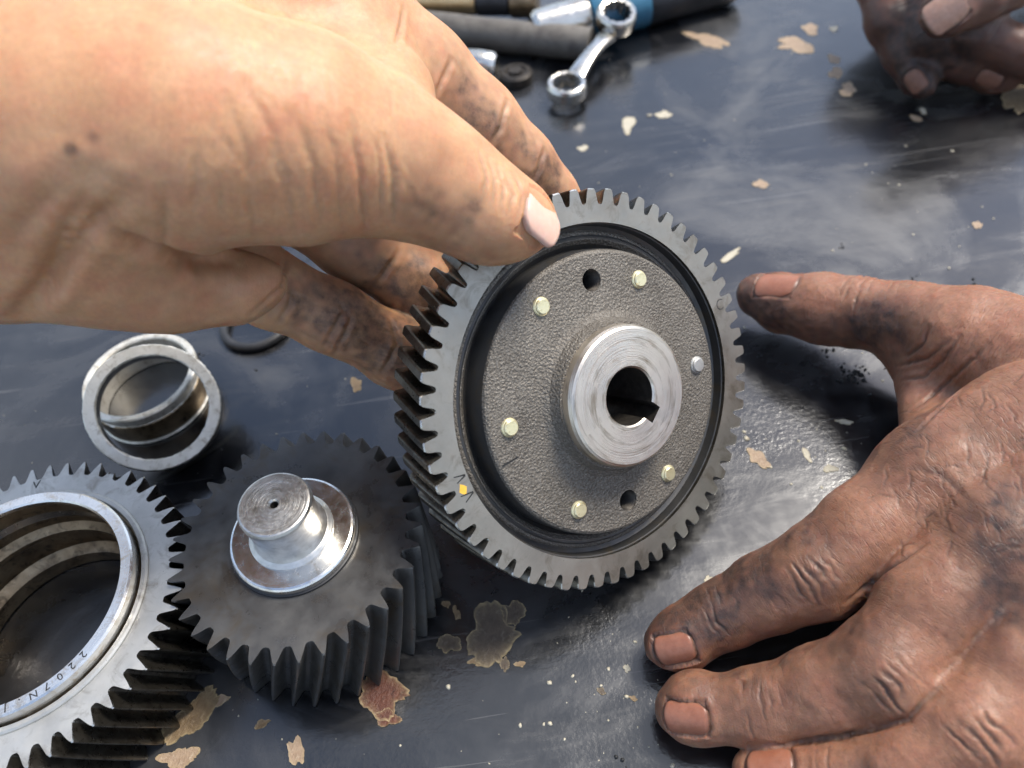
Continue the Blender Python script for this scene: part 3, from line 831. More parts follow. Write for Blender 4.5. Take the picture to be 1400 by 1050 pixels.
class Hand:
    def __init__(s): s.groups = []
    def add(s, prims, k_in, k_out): s.groups.append((prims, k_in, k_out))
    def limb(s, pts, k_out, k_in=3.0):
        s.add([('c', pts[i][0], pts[i + 1][0], pts[i][1], pts[i + 1][1]) for i in range(len(pts) - 1)], k_in, k_out)
    @staticmethod
    def bounds(p):
        if p[0] == 'c':
            r = max(p[3], p[4]); return np.minimum(p[1], p[2]) - r, np.maximum(p[1], p[2]) + r
        return np.minimum(np.minimum(p[1], p[2]), p[3]) - p[4], np.maximum(np.maximum(p[1], p[2]), p[3]) + p[4]
    @staticmethod
    def prim(p, X, Y, Z):
        return sd_cone(X, Y, Z, p[1], p[2], p[3], p[4]) if p[0] == 'c' else sd_tri(X, Y, Z, p[1], p[2], p[3], p[4])
    def mesh(s, h, clip=None):
        lo = np.min([s.bounds(p)[0] for g in s.groups for p in g[0]], 0) - 3 * h
        hi = np.max([s.bounds(p)[1] for g in s.groups for p in g[0]], 0) + 3 * h
        if clip is not None: lo = np.maximum(lo, clip[0]); hi = np.minimum(hi, clip[1])
        ax = [np.arange(lo[i], hi[i], h, dtype=np.float64) for i in range(3)]
        sh = tuple(len(a) for a in ax)
        F = np.full(sh, 30.0, np.float32)
        for prims, ki, ko in s.groups:
            gl = np.min([s.bounds(p)[0] for p in prims], 0) - ko - 3; gh = np.max([s.bounds(p)[1] for p in prims], 0) + ko + 3
            sl = tuple(slice(max(0, int((gl[i] - lo[i]) / h)), max(0, min(sh[i], int((gh[i] - lo[i]) / h) + 2))) for i in range(3))
            if any(q.stop <= q.start for q in sl): continue
            sub = np.full(tuple(q.stop - q.start for q in sl), 30.0, np.float32)
            for p in prims:
                pl, ph = s.bounds(p); pl = pl - ki - 3; ph = ph + ki + 3
                s2 = tuple(slice(max(sl[i].start, int((pl[i] - lo[i]) / h)), max(sl[i].start, min(sl[i].stop, int((ph[i] - lo[i]) / h) + 2))) for i in range(3))
                if any(q.stop <= q.start for q in s2): continue
                X = ax[0][s2[0]][:, None, None]; Y = ax[1][s2[1]][None, :, None]; Z = ax[2][s2[2]][None, None, :]
                d = s.prim(p, X, Y, Z)
                q = tuple(slice(s2[i].start - sl[i].start, s2[i].stop - sl[i].start) for i in range(3))
                sub[q] = smin(sub[q], d.astype(np.float32), ki)
            F[sl] = smin(F[sl], sub, ko)
        F[0], F[-1], F[:, 0], F[:, -1], F[:, :, 0], F[:, :, -1] = 1, 1, 1, 1, 1, 1
        return surface_net(F, lo, h)
def surface_net(F, lo, h):
    n = np.array(F.shape)
    ins = F < 0
    c = np.zeros(tuple(n - 1), np.int8)
    for dx in (0, 1):
        for dy in (0, 1):
            for dz in (0, 1):
                c += ins[dx:n[0] - 1 + dx, dy:n[1] - 1 + dy, dz:n[2] - 1 + dz]
    act = (c > 0) & (c < 8)
    I = np.argwhere(act)
    idx = np.full(tuple(n - 1), -1, np.int32); idx[act] = np.arange(len(I))
    acc = np.zeros((len(I), 3)); cnt = np.zeros(len(I))
    for d in range(3):
        e = [(0, 0), (0, 1), (1, 0), (1, 1)]
        for o1, o2 in e:
            off = [0, 0, 0]; oth = [k for k in range(3) if k != d]
            off[oth[0]], off[oth[1]] = o1, o2
            p = I + off; p2 = p.copy(); p2[:, d] += 1
            a = F[p[:, 0], p[:, 1], p[:, 2]]; b = F[p2[:, 0], p2[:, 1], p2[:, 2]]
            m = (a < 0) != (b < 0)
            t = np.where(m, a / np.where(m, a - b, 1), 0)
            q = p.astype(float); q[:, d] += t
            acc[m] += q[m]; cnt[m] += 1
    V = acc / cnt[:, None] * h + lo
    Q = []
    for d in range(3):
        o = [k for k in range(3) if k != d]
        sl = [slice(None)] * 3; sl2 = [slice(None)] * 3
        sl[d] = slice(0, n[d] - 1); sl2[d] = slice(1, n[d])
        a = ins[tuple(sl)]; b = ins[tuple(sl2)]
        E = np.argwhere(a != b)
        ok = np.ones(len(E), bool)
        for k in o: ok &= (E[:, k] > 0) & (E[:, k] < n[k] - 1)
        E = E[ok]
        flip = a[E[:, 0], E[:, 1], E[:, 2]]
        def cell(i, j):
            p = E.copy(); p[:, o[0]] -= i; p[:, o[1]] -= j
            return idx[p[:, 0], p[:, 1], p[:, 2]]
        q = np.stack([cell(1, 1), cell(0, 1), cell(0, 0), cell(1, 0)], 1)
        if d == 1: flip = ~flip
        q[~flip] = q[~flip][:, ::-1]
        Q.append(q)
    return V, np.concatenate(Q)
def np_mesh(V, Q):
    me = bpy.data.meshes.new('hand')
    me.vertices.add(len(V)); me.vertices.foreach_set('co', V.astype(np.float32).ravel())
    me.loops.add(len(Q) * 4); me.loops.foreach_set('vertex_index', Q.astype(np.int32).ravel())
    me.polygons.add(len(Q)); me.polygons.foreach_set('loop_start', np.arange(0, len(Q) * 4, 4, dtype=np.int32))
    me.polygons.foreach_set('use_smooth', np.ones(len(Q), bool))
    me.update(calc_edges=True)
    return me
def refine(V, Q, smooth_it, sub=1):
    """Laplacian smoothing, then Catmull-Clark subdivision of an all-quad net"""
    def edges(Q):
        E = np.sort(np.concatenate([Q[:, [0, 1]], Q[:, [1, 2]], Q[:, [2, 3]], Q[:, [3, 0]]]), 1).astype(np.int64)
        key = E[:, 0] * (Q.max() + 1) + E[:, 1]
        u, first, inv = np.unique(key, return_index=True, return_inverse=True)
        return E[first], inv
    def scat(idx, val, n):
        return np.stack([np.bincount(idx, val[:, k], n) for k in range(3)], 1)
    for _ in range(smooth_it):
        E, inv = edges(Q); n = len(V)
        acc = scat(E[:, 0], V[E[:, 1]], n) + scat(E[:, 1], V[E[:, 0]], n)
        cnt = np.bincount(E.ravel(), minlength=n)
        V = V * .5 + acc / np.maximum(cnt, 1)[:, None] * .5
    for _ in range(sub):
        E, inv = edges(Q); n, m, e = len(V), len(Q), len(E)
        fp = V[Q].mean(1)
        fi = np.tile(np.arange(m), 4)
        ef = scat(inv, fp[fi], e); ec = np.bincount(inv, minlength=e)
        mid = (V[E[:, 0]] + V[E[:, 1]]) / 2
        ep = np.where((ec == 2)[:, None], (mid + ef / np.maximum(ec, 1)[:, None]) / 2, mid)
        vf = scat(Q.ravel(), np.repeat(fp, 4, 0), n) / np.maximum(np.bincount(Q.ravel(), minlength=n), 1)[:, None]
        val = np.bincount(E.ravel(), minlength=n)
        ve = (scat(E[:, 0], mid, n) + scat(E[:, 1], mid, n)) / np.maximum(val, 1)[:, None]
        k = np.maximum(val, 3)[:, None]
        nv = (vf + 2 * ve + (k - 3) * V) / k
        i01, i12, i23, i30 = (inv[j * m:(j + 1) * m] + n for j in range(4))
        fI = np.arange(m) + n + e
        Q = np.concatenate([np.stack([Q[:, 0], i01, fI, i30], 1), np.stack([i01, Q[:, 1], i12, fI], 1), np.stack([fI, i12, Q[:, 2], i23], 1), np.stack([i30, fI, i23, Q[:, 3]], 1)])
        V = np.concatenate([nv, ep, fp])
    return V, Q
def get_vn(me):
    n = len(me.vertices)
    V = np.empty(n * 3, np.float32); me.vertices.foreach_get('co', V)
    N = np.empty(n * 3, np.float32); me.vertex_normals.foreach_get('vector', N)
    return V.reshape(-1, 3).astype(float), N.reshape(-1, 3).astype(float)
def seg_dist(V, pts, rad):
    """distance to a polyline for vertices near it; others get rad*4"""
    D = np.full(len(V), rad * 4.0)
    pts = np.asarray(pts)
    m = np.all((V > pts.min(0) - rad * 4) & (V < pts.max(0) + rad * 4), axis=1)
    if not m.any(): return D
    W = V[m]; d = np.full(len(W), 1e9)
    for a, b in zip(pts[:-1], pts[1:]):
        e = b - a; t = np.clip(((W - a) @ e) / max(e @ e, 1e-9), 0, 1)
        d = np.minimum(d, np.linalg.norm(W - a - t[:, None] * e, axis=1))
    D[m] = np.minimum(D[m], d)
    return D
class Skin:
    """relief carved into a finished hand mesh"""
    def __init__(s, V, Q, smooth_it):
        V, Q = refine(V, Q, smooth_it, 0)
        s.bvh = BVHTree.FromPolygons(V.tolist(), Q.tolist())
        V, Q = refine(V, Q, 0, 1)
        s.me = np_mesh(V, Q); s.V, s.N = get_vn(s.me)
        s.V0 = s.V.copy()
        s.d = np.zeros(len(s.V)); s.grime = np.zeros(len(s.V)); s.crease = np.zeros(len(s.V)); s.lines = np.zeros(len(s.V))
        s.rng = np.random.default_rng(3)
    def hit(s, px, py):
        r = ray(px, py); r = r / np.linalg.norm(r)
        q, n, i, d = s.bvh.ray_cast(Vector(EYE), Vector(r))
        return (None, None) if q is None else (np.array(q), np.array(n))
    def finger_coords(s, limbs):
        """length along the nearest finger and offset across it, for the fine transverse skin lines"""
        best = np.full(len(s.V), 1e9); out = s.V.copy()
        for li, L in enumerate(limbs):
            cum = 40.0 * li
            for (a, ra), (b, rb) in zip(L[:-1], L[1:]):
                e = b - a; ln = np.linalg.norm(e); e = e / ln
                r = s.V - a
                al = r @ e; t = np.clip(al / ln, 0, 1)
                d = np.linalg.norm(r - np.outer(t * ln, e), axis=1) / (ra + (rb - ra) * t)
                sd = np.cross(e, [0, 0, 1.0]); sd /= np.linalg.norm(sd); up = np.cross(sd, e)
                m = d < best
                best[m] = d[m]
                out[m] = np.stack([cum + al[m], r[m] @ sd, r[m] @ up], 1)
                cum += ln
        s.fco = out
    def lumps(s, sc, amp, seed=0): s.d += amp * noise3(s.V * sc, seed)
    def curve(s, px, depth_, wid, dirt=.5, ridge=.35, wob=.35, taper=True):
        pts = []
        for (x0, y0), (x1, y1) in zip(px[:-1], px[1:]):
            k = max(2, int(math.hypot(x1 - x0, y1 - y0) / 5))
            for i in range(k):
                q, n = s.hit(x0 + (x1 - x0) * i / k, y0 + (y1 - y0) * i / k)
                if q is not None: pts.append(q)
        q, n = s.hit(*px[-1])
        if q is not None: pts.append(q)
        if len(pts) < 2: return
        pts = np.array(pts)
        keep = [0]
        for i in range(1, len(pts)):
            if np.linalg.norm(pts[i] - pts[keep[-1]]) < 8: keep.append(i)
        pts = pts[keep]
        if len(pts) < 2: return
        pts[1:-1] += s.rng.normal(0, wob * .3, (len(pts) - 2, 3))
        s.poly(pts, depth_, wid, dirt, ridge)
    def poly(s, pts, depth_, wid, dirt=.5, ridge=.35):
        rad = wid * 6
        m = np.flatnonzero(np.all((s.V > pts.min(0) - rad) & (s.V < pts.max(0) + rad), axis=1))
        if not len(m): return
        W = s.V[m]
        D = seg_dist(W, pts, wid * 1.6)
        g = np.exp(-(D / wid) ** 2)
        a, b = pts[0], pts[-1]
        L = np.linalg.norm(b - a) + 1e-6
        e = np.minimum(np.linalg.norm(W - a, axis=1), np.linalg.norm(W - b, axis=1)) / L
        fade = np.clip(.2 + e * 3.0, 0, 1)
        s.d[m] += (-depth_ * g + depth_ * ridge * np.exp(-((D - 2.2 * wid) / (1.1 * wid)) ** 2) * (D < wid * 5)) * fade
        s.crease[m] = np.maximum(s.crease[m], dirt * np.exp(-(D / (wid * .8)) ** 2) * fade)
    def knuckle(s, c, ax, up, offs, depth_=.35, wid=.38, half=8.0, bow=.012, dirt=.5, reach=11):
        """transverse folds over the back of a finger joint"""
        c, ax, up = (np.asarray(x, float) for x in (c, ax, up))
        ax = ax / np.linalg.norm(ax); up = up - ax * (up @ ax); up /= np.linalg.norm(up); sd = np.cross(ax, up)
        r = s.V - c
        m = (np.linalg.norm(r, axis=1) < 26)
        if not m.any(): return
        r = r[m]; W = s.V[m]
        al = r @ ax; la = r @ sd; he = r @ up
        face = np.clip((s.N[m] @ up) * 1.6 + .15, 0, 1)
        wob = noise3(W * .2, 10) * .9 + noise3(W * .4, 11) * .6 + noise3(W * 1.0, 12) * .3
        dd = np.zeros(len(W)); cr = np.zeros(len(W))
        for o, st in offs:
            lw = half * (.75 + .25 * math.sin(o * 3.1)) * min(1.0, st + .25)
            x = al - o + wob * (.7 + .06 * abs(o)) + bow * la * la * (1 if o > 0 else -1 if o < 0 else .0) * -1
            fade = np.clip((lw - np.abs(la + 1.3 * math.sin(o * 7))) / 3.0, 0, 1) * face
            md = np.clip(.5 + 1.1 * noise3(W * .22 + o * 13.7, 31), .05, 1.15)
            fade = fade * md
            dd -= depth_ * st * np.exp(-(x / wid) ** 2) * fade
            dd += depth_ * st * .13 * np.exp(-((np.abs(x) - 2.1 * wid) / (1.2 * wid)) ** 2) * fade
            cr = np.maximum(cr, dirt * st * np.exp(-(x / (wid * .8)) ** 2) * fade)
        s.d[m] += dd; s.crease[m] = np.maximum(s.crease[m], cr)
    def smudge(s, px, py, rad, amt, ell=1.0):
        q, n = s.hit(px, py)
        if q is None: return
        D = np.linalg.norm(s.V - q, axis=1) / rad
        s.grime = s.grime + amt * np.exp(-D * D)
    def press(s, n, c, gap=.15):
        """flatten what would pass through a plane (contact with a hard face): n points to the hand's side"""
        pass
    def finish(s):
        me = s.me
        V = s.V + s.N * s.d[:, None]
        me.vertices.foreach_set('co', V.astype(np.float32).ravel())
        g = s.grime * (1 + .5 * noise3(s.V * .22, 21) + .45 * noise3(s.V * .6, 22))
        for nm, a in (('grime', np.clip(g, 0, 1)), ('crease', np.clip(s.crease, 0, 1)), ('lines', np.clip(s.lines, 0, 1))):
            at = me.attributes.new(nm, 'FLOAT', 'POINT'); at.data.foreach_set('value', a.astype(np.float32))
        at = me.attributes.new('fco', 'FLOAT_VECTOR', 'POINT'); at.data.foreach_set('vector', getattr(s, 'fco', s.V).astype(np.float32).ravel())
        me.polygons.foreach_set('use_smooth', np.ones(len(me.polygons), bool))
        me.update()
def nail_mesh(c, n, f, wid, length, bendR, lift=.25, curl=.012, free=.12, thick=.45):
    """curved plate: c centre on the skin, n outward normal, f towards the fingertip"""
    n = n / np.linalg.norm(n); f = f - n * (f @ n); f /= np.linalg.norm(f); r = np.cross(f, n)
    A, B = 22, 26
    V, E, out = [], [], []
    def pos(u, v, dz=0):
        # rounded outline
        vv = v
        hw = wid / 2 * (1 - .10 * max(0, -v) ** 2) * math.sqrt(max(0, 1 - (max(0, v - .70) / .30) ** 2 * .55 - (max(0, -v - .45) / .55) ** 2 * .62))
        x = u * hw
        y = vv * length / 2 - (x / (wid / 2)) ** 2 * length * (.10 if v > 0 else -.09) * abs(v)
        th = x / bendR
        return c + r * (math.sin(th) * (bendR + dz)) + n * ((math.cos(th) - 1) * bendR + math.cos(th) * dz - curl * y * y * (1 if y > 0 else .35) + lift) + f * y
    for j in range(B + 1):
        for i in range(A + 1):
            u, v = -1 + 2 * i / A, -1 + 2 * j / B
            edge = max(abs(u), abs(v))
            V.append(pos(u, v, -.5 * max(0, (edge - .86) / .14) ** 2)); E.append(max(0, (abs(u) - .82) / .18, (v - .80) / .20, (-v - .84) / .16) * (1.0))
    nb = len(V)
    for j in range(B + 1):
        for i in range(A + 1):
            V.append(pos(-1 + 2 * i / A, -1 + 2 * j / B, -thick - 1.2)); E.append(1.0)
    F = []
    q = lambda i, j: j * (A + 1) + i
    for j in range(B):
        for i in range(A):
            F.append((q(i, j), q(i + 1, j), q(i + 1, j + 1), q(i, j + 1)))
            F.append((nb + q(i, j), nb + q(i, j + 1), nb + q(i + 1, j + 1), nb + q(i + 1, j)))
    ring = [q(i, 0) for i in range(A)] + [q(A, j) for j in range(B)] + [q(i, B) for i in range(A, 0, -1)] + [q(0, j) for j in range(B, 0, -1)]
    for a, b in zip(ring, ring[1:] + ring[:1]): F.append((a, nb + a, nb + b, b))
    me = mesh_of(V, F); sharp(me, 50)
    at = me.attributes.new('edge', 'FLOAT', 'POINT'); at.data.foreach_set('value', np.array(E, np.float32))
    return me, np.array([V[k] for k in ring] + [V[ring[0]]])
def add_nail(sk, hand, px, py, tip_dir, wid, length, mat, bendR=None, lift=.2, groove=.42, nrm=None, dirt=.9):
    q, n = sk.hit(px, py)
    if q is None: return
    if nrm is not None: n = np.asarray(nrm, float)
    else:   # average normal
        d = np.linalg.norm(sk.V - q, axis=1); n = sk.N[d < 3.0].mean(0)
    me, ring = nail_mesh(q, n, np.asarray(tip_dir, float), wid, length, bendR or wid * .62, lift)
    m = len(ring)
    # sink skin under the plate, raise a fold round it
    D = seg_dist(sk.V, ring, 1.2)
    sk.d -= groove * np.exp(-(D / .55) ** 2)
    sk.d += groove * .28 * np.exp(-((D - 1.3) / .7) ** 2) * (D < 4)
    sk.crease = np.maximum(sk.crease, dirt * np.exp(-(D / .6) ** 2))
    nn = n / np.linalg.norm(n); ff = np.asarray(tip_dir, float); ff = ff - nn * (ff @ nn); ff /= np.linalg.norm(ff); rr = np.cross(ff, nn)
    loc = sk.V - q
    inside = (np.abs(loc @ rr) < wid * .46) & (np.abs(loc @ ff) < length * .46) & (np.abs(loc @ nn) < 5)
    sk.d[inside] = np.minimum(sk.d[inside], -.5)
    link('fingernail', me, M[mat], hand, 'keep')

def pz(L):  # (px, py, z, radius px) -> limb
    out = []
    for px, py, z, r in L:
        p = at_z(px, py, z); out.append((p, r * depth(p) / FPX))
    return out
def pd(L):  # (px, py, depth, radius px) -> limb
    return [(at_d(px, py, d), r * d / FPX) for px, py, d, r in L]

# ---- grimy left hand lying on the sheet at the right
def hand_right():
    H = Hand()
    thumb = pz([(1036, 404, 13, 29), (1072, 414, 14, 39), (1120, 422, 17, 47.5), (1178, 426, 21, 46.5), (1245, 441, 25, 54), (1325, 470, 31, 76), (1440, 520, 36, 100)])
    index = pz([(908, 880, 8.5, 28), (934, 871, 9, 40), (985, 842, 12, 44), (1050, 808, 18, 51), (1115, 783, 24.5, 61), (1180, 735, 29, 66), (1290, 655, 36, 82), (1420, 600, 41, 110)])
    middle = pz([(922, 972, 8, 27), (950, 968, 9, 42), (1040, 966, 13, 49), (1130, 944, 20, 58), (1213, 914, 28, 70), (1280, 822, 34, 70), (1375, 745, 39, 88), (1470, 690, 43, 110)])
    ring = pz([(1030, 1058, 8.5, 28), (1065, 1064, 9.5, 43), (1150, 1062, 15, 52), (1240, 1042, 23, 60), (1328, 985, 30, 68), (1400, 900, 35, 70), (1475, 815, 39, 88), (1560, 740, 42, 105)])
    pinky = pz([(1195, 1160, 8, 28), (1250, 1150, 10, 40), (1335, 1115, 18, 48), (1420, 1050, 27, 58), (1490, 965, 33, 66), (1570, 870, 37, 85), (1640, 780, 40, 100)])
    H.limb(thumb, 6); 
    for f in (index, middle, ring, pinky): H.limb(f, .9, 4)
    mc = [index[-2][0], middle[-2][0], ring[-2][0], pinky[-2][0]]
    wr = [at_z(1720, 470, 34), at_z(1760, 560, 34), at_z(1790, 640, 32)]
    cm = at_z(1560, 520, 33)
    pr = []
    for a, b, c, r in ((mc[0], mc[1], wr[0], 12.5), (mc[1], wr[1], wr[0], 14), (mc[1], mc[2], wr[1], 12.5), (mc[2], mc[3], wr[2], 12), (mc[2], wr[2], wr[1], 13), (mc[0], cm, wr[0], 12.5)):
        d = np.array([0, 0, -4.0])
        pr.append(('t', a + d, b + d, c + d, r))
    pr.append(('c', cm, wr[0] + [0, 0, -6], 16, 17)); pr.append(('c', wr[1] + [0, 0, -4], at_z(2000, 420, 28), 21, 24)); pr.append(('c', wr[2] + [0, 0, -4], at_z(2000, 500, 28), 20, 23))
    H.add(pr, 7, 6)
    # web between thumb and index, low and thin
    H.add([('t', thumb[4][0] + [2, -4, -8], index[6][0] + [4, 8, -8], cm + [0, 0, -6], 6.5)], 2, 7)
    V, Q = H.mesh(.76)
    V[:, 2] = np.maximum(V[:, 2], .35)
    sk = Skin(V, Q, 2); me = sk.me
    e = thing('hand', 'grimy brown left hand with stained fingertips lying on the bench at the right', 'hand', (0, 0, 0))
    sk.lumps(.10, .55, 1); sk.lumps(.24, .28, 2); sk.lumps(.6, .10, 3)
    up = lambda p: (EYE - p) / np.linalg.norm(EYE - p)
    def folds(L, pip, dip, s=1.0):
        a = L[pip + 1][0] - L[pip - 1][0]
        c = L[pip][0]; u = np.array([0, -.35, 1.0])
        sk.knuckle(c, a, u, [(-6.5, .45), (-4.4, .75), (-2.2, 1.0), (-.4, .7), (1.4, .9), (3.4, .85), (5.6, .5)], .62 * s, .36, 9.5, .018, .85)
        sk.knuckle(c, a, u, [(-13, .3), (-11, .4), (-9, .4), (8, .4), (10, .3), (12.5, .3)], .38 * s, .34, 8, .004, .5)
        a = L[dip + 1][0] - L[dip - 1][0]
        sk.knuckle(L[dip][0], a, u, [(-3.4, .35), (-1.7, .8), (.2, 1.0), (2.0, .7), (3.8, .5), (5.6, .4), (7.4, .3)], .42 * s, .30, 7.5, .01, .8)
    folds(index, 4, 2); folds(middle, 4, 2); folds(ring, 4, 2); folds(pinky, 3, 1)
    a = thumb[4][0] - thumb[2][0]
    sk.knuckle(thumb[3][0], a, np.array([-.1, .4, 1]), [(-3.6, .5), (-1.5, 1.0), (.6, .8), (2.8, .6), (5, .5), (8, .35), (10.5, .3), (13, .3)], .6, .42, 10, .01, .6)
    C = sk.curve
    # web folds under the thumb and lines on the back of the hand
    for px in ([(1225, 500), (1268, 490), (1300, 465)], [(1232, 520), (1262, 515), (1290, 492), (1312, 460)], [(1245, 560), (1275, 540), (1320, 500), (1350, 470)], [(1255, 590), (1300, 545), (1345, 508)], [(1240, 488), (1262, 470), (1272, 448)]):
        C(px, .5, .5, .55)
    C([(1062, 1019), (1150, 1007), (1240, 984), (1284, 938)], 1.1, .6, .7, .0, .1)
    C([(1158, 826), (1211, 780), (1265, 745)], 1.0, .6, .7, .0, .1)
    rg = np.random.default_rng(4)
    for k in range(46):      # fine diagonal skin lines over the knuckle and the back
        x, y = rg.uniform(1180, 1400), rg.uniform(520, 760)
        if y > 820 - (x - 1180) * .25: continue
        L = rg.uniform(14, 40); a = rg.choice([-.5, .9, 1.35]) + rg.normal(0, .2)
        C([(x, y), (x + L * .5 * math.cos(a), y + L * .5 * math.sin(a)), (x + L * math.cos(a + .25), y + L * math.sin(a + .25))], .12, .26, .6)
    for px in ([(1250, 640), (1290, 650), (1330, 690)],): C(px, .22, .7, .5)
    sk.finger_coords([thumb, index, middle, ring, pinky])
    sk.lines[:] = .5
    for a in ((1330, 640, 16), (1380, 700, 16), (1300, 600, 12), (1390, 560, 16), (1350, 480, 12)):
        q, n = sk.hit(a[0], a[1])
        if q is not None: sk.lines += .25 * np.exp(-(np.linalg.norm(sk.V - q, axis=1) / a[2]) ** 2)
    # scar and grease
    for a in ((905, 855, 8, .55), (930, 838, 8, .62), (965, 808, 8, .58), (1000, 795, 7, .5), (1035, 772, 7, .5), (1080, 735, 7, .5), (1110, 712, 6, .45), (985, 850, 5, .32), (1000, 860, 4, .3), (1020, 790, 6, .3), (960, 850, 6, .35),
              (900, 950, 6, .4), (935, 935, 7, .45), (990, 925, 7, .45), (1040, 920, 7, .45), (1090, 890, 7, .4), (1150, 868, 8, .5), (1030, 985, 5, .25), (1190, 850, 7, .4),
              (1012, 400, 9, .75), (1040, 425, 9, .7), (1075, 440, 8, .5), (1120, 462, 7, .45), (1165, 452, 8, .55), (1200, 450, 8, .6), (1230, 480, 8, .5), (1180, 430, 5, .3), (1205, 432, 6, .4),
              (1270, 560, 6, .5), (1255, 590, 6, .4), (1300, 540, 6, .42), (1225, 610, 6, .35), (1205, 650, 6, .3), (1240, 640, 5, .35), (1400, 720, 12, .5), (1370, 700, 8, .35), (1395, 750, 10, .4), (1385, 845, 9, .45), (1350, 850, 6, .35),
              (1130, 790, 6, .3), (1210, 930, 7, .28), (1225, 970, 5, .2), (1055, 808, 4, .3), (1330, 600, 7, .2), (1400, 560, 10, .25), (1150, 770, 7, .2), (1010, 1030, 6, .3)):
        sk.smudge(*a)
    add_nail(sk, e, 921, 890, index[0][0] - index[2][0] + np.array([0, 0, 3.]), 8.7, 10.0, 'nail_grimy', 5.3, -.05)
    add_nail(sk, e, 936, 985, middle[0][0] - middle[2][0] + np.array([0, 0, 2.]), 8.7, 10.6, 'nail_grimy', 5.3, -.05)
    add_nail(sk, e, 1050, 1042, ring[0][0] - ring[2][0] + np.array([0, 0, 2.]), 8.6, 10.4, 'nail_grimy', 5.3, -.05)
    add_nail(sk, e, 1060, 384, thumb[0][0] - thumb[2][0], 11.6, 14, 'nail_grimy', 7.0, -.05)
    sk.finish()
    link('skin', me, M['skin_grimy'], e, 'keep')
hand_right()

